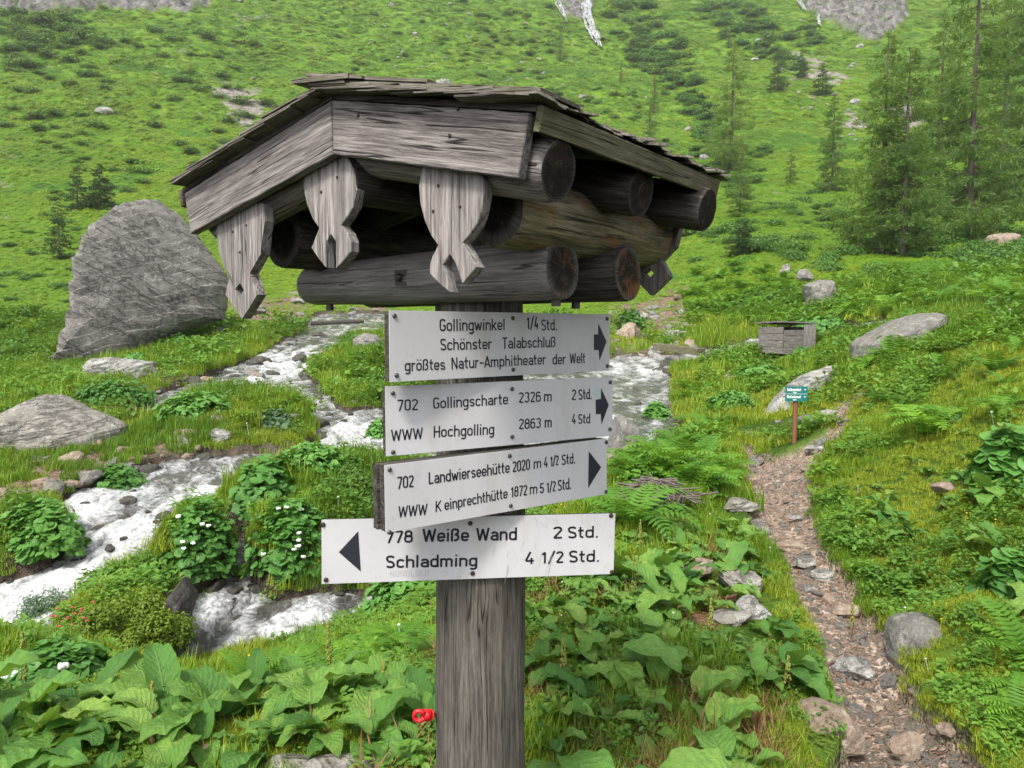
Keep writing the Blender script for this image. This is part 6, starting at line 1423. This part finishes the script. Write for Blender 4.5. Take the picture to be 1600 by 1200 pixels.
r_, s_ = mk(P, np.clip(.14 + .095 * P[:, 1], .34, 3.0)); instancer('herbs', 'low leafy herbs growing through the grass', 'herbs', P, r_, s_, tn(P), rng.integers(0, 5, len(P)), HBm)
# far meadow: tufts and dwarf shrubs
FT = [foliage_blob(900 + k, 110, .5, .32, .07, lob=4, up=1., asp=.45).mesh('tuft', M['tuft' if k < 3 else 'herb']) for k in range(4)]
P = scatter(150000, -1.15, 1.2, 24, 300, lambda x, y: land(x, y) * .9)
sz = .0062 * P[:, 1] * np.exp(rng.normal(0, .35, len(P))) + .1; n = len(P)
# tilt tufts to the slope so they hug the ground
sc_ = np.stack([sz * 1.6, sz * 1.6, sz * .5], 1); rt = np.stack([np.full(n, .55), np.zeros(n), rng.uniform(-.9, .9, n)], 1)
mo = fbm2(P[:, 0] / 9, P[:, 1] / 9, 4)
instancer('meadow_tufts', 'grass tufts and dwarf shrubs covering the far mountainside', 'grass', P, rt, sc_, np.clip(.5 + .8 * fbm2(P[:, 0] / 14, P[:, 1] / 20, 4) + rng.normal(0, .13, n), 0, 1), np.where(mo > .12, 2, np.where(mo < -.34, 3, rng.integers(0, 2, n))), FT)
# dead red-brown stalks in the soil between the docks
LT = [grass_mesh(k + 70, 14, .10, .07, .003, 1.4).mesh('dead_stalks', M['litter']) for k in range(3)]
P = scatter(4500, -.8, .5, 2.2, 5.6, lambda x, y: land(x, y) * soilm(x, y) * free(x, y)); r_, s_ = mk(P, .8); instancer('dead_stalks', 'red-brown dead stalks on bare soil between the docks', 'dead stalks', P, r_, s_, tn(P), rng.integers(0, 3, len(P)), LT)
# gravel
gm = []
for k in range(4):
    V, Fc = ICO[3]; r = np.random.default_rng(k); V = V.copy()
    for q in range(8):
        nn_ = r.normal(size=3); nn_ /= np.linalg.norm(nn_); d = r.uniform(.5, .8); u_ = V @ nn_; ov = u_ > d; V[ov] -= np.outer(u_[ov] - d, nn_)
    m = MB(); m.add(V * np.array([1, .8, .5]), Fc); gm.append(m.mesh('gravel', M[('rock_pale', 'rock_brown', 'rock_slab', 'rock_brown')[k]]))
P = scatter(60000, -.1, .95, 2.4, 16, lambda x, y: np.clip(lut(PTH, x, y) * 1.4 - .3, 0, 1))
n = len(P); s = np.exp(rng.normal(math.log(.0095), .5, n)) * (.6 + .12 * P[:, 1]); instancer('gravel', 'loose gravel and chips of stone on the footpath', 'gravel', P, np.stack([rng.normal(0, .4, n), rng.normal(0, .4, n), rng.uniform(0, 6.28, n)], 1), np.stack([s, s, s], 1), rng.random(n), rng.integers(0, 4, n), gm)
P = scatter(9000, -.8, .6, 9, 36, lambda x, y: np.clip(lut(DRT, x, y) * 1.3, 0, 1))
n = len(P); s = .0022 * P[:, 1] * np.exp(rng.normal(0, .5, n)); instancer('bank_gravel', 'brown gravel on the bare stream banks', 'gravel', P, np.stack([rng.normal(0, .4, n), rng.normal(0, .4, n), rng.uniform(0, 6.28, n)], 1), np.stack([s, s, s], 1), rng.random(n), rng.integers(0, 4, n), gm)
# the largest rocks and shrubs stand as objects of their own, the smallest of them as one ground-cover object per kind
for nm, lim, lb in (('rock', 270, 'small stones scattered over banks and mountainside'), ('stone', 60, ''), ('shrub', 272, 'small shrubs dotted over the mountainside')):
    it = sorted([q for q in LATE if q[1] == nm], key=lambda q: -q[0])
    for (_, n_, me, loc, sc, ro_, lb_, ct, gp) in it[:lim]:
        o = bpy.data.objects.new(n_, me); COL.objects.link(o); o.location = loc; o.scale = sc; o.rotation_euler = ro_; tag(o, lb_, ct, gp)
    rest = it[lim:]
    if rest and lb:
        ms = list({id(q[2]): q[2] for q in rest}.values()); ix = {id(mm): k for k, mm in enumerate(ms)}
        instancer('small_' + nm + 's', lb, nm, np.array([q[3] for q in rest]), np.array([q[5] for q in rest]), np.array([q[4] for q in rest]), rng.random(len(rest)), np.array([ix[id(q[2])] for q in rest]), ms)
P = scatter(5000, -.8, .8, 60, 300, lambda x, y: np.clip(lut(SCR, x, y) * 1.3, 0, 1) + .02)
n = len(P); s = .0017 * P[:, 1] * np.exp(rng.normal(0, .4, n)); instancer('scree', 'pale scree stones on the mountainside', 'scree', P, np.stack([rng.normal(0, .4, n), rng.normal(0, .4, n), rng.uniform(0, 6.28, n)], 1), np.stack([s, s, s], 1), rng.random(n), np.where(rng.random(n) < .7, 0, 2), gm)
# small meadow flowers
fl = []
for mt in ('petal', 'yellowp'):
    m = MB(); V, Fc = ICO[3]; m.add(V * np.array([.008, .008, .004]) + np.array([0, 0, .12]), Fc); tube(m, [(0, 0, 0), (0, 0, .115)], .0012, 4); fl.append(m.mesh('flower', M[mt]))
P = scatter(420, -.4, .85, 3.4, 18, lambda x, y: land(x, y) * free(x, y)); r_, s_ = mk(P, .42 + .045 * P[:, 1]); instancer('meadow_flowers', 'tiny white and yellow flowers in the grass', 'flowers', P, r_, s_, rng.random(len(P)), (rng.random(len(P)) < .55).astype(int), fl)

# flowering dock spikes standing above the leaves
rn = random.Random(21)
for k, (px, py, hp) in enumerate(((515,1075,110),(240,1130,70),(40,1100,120),(600,1090,60),(990,960,110),(1330,1000,60),(1110,1010,80),(880,1080,90),(1230,1090,70),(1000,870,60))):
    g = G(px, py); h = hp * g[1] / F; m = MB(); m2 = MB(); tube(m, [(0, 0, 0), (.01, 0, h * .5), (.0, .01, h)], [.004, .003, .0015], 5)
    o = m.build('dock_spike', M['stalk']); o.location = g; V, Fc = ICO[3]
    for q in range(60):
        z = h * (.35 + .65 * rn.random()); r = .018 * (1.15 - z / h); a = rn.uniform(0, 6.28); m2.add(V * np.array([.0045, .0045, .006]) + np.array([r * math.cos(a), r * math.sin(a), z]), Fc)
    m2.build('seed_head', M['ivory_flower'], o); tag(o, 'upright dock flower spike with small yellowish seed heads', 'plant', 'dock flower spikes')
# thin mountain air
zt = float(H.max()) + 25; zb = float(H.min()) - 1
m = MB(); xw = 1.7 * 330 + 30; box(m, (0, 168, (zt + zb) / 2), (1, 0, 0), (0, 1, 0), (0, 0, 1), xw, 188, (zt - zb) / 2)
hz = bpy.data.materials.new('thin_haze'); hz.use_nodes = True; nt_ = hz.node_tree; nt_.nodes.clear(); ou = nt_.nodes.new('ShaderNodeOutputMaterial'); pv = nt_.nodes.new('ShaderNodeVolumePrincipled')
pv.inputs['Density'].default_value = HAZE; pv.inputs['Color'].default_value = (.93, .96, 1, 1); pv.inputs['Anisotropy'].default_value = .2; nt_.links.new(pv.outputs[0], ou.inputs['Volume'])
tag(m.build('haze', hz), 'thin bluish haze in the valley air', 'haze', kind='stuff')
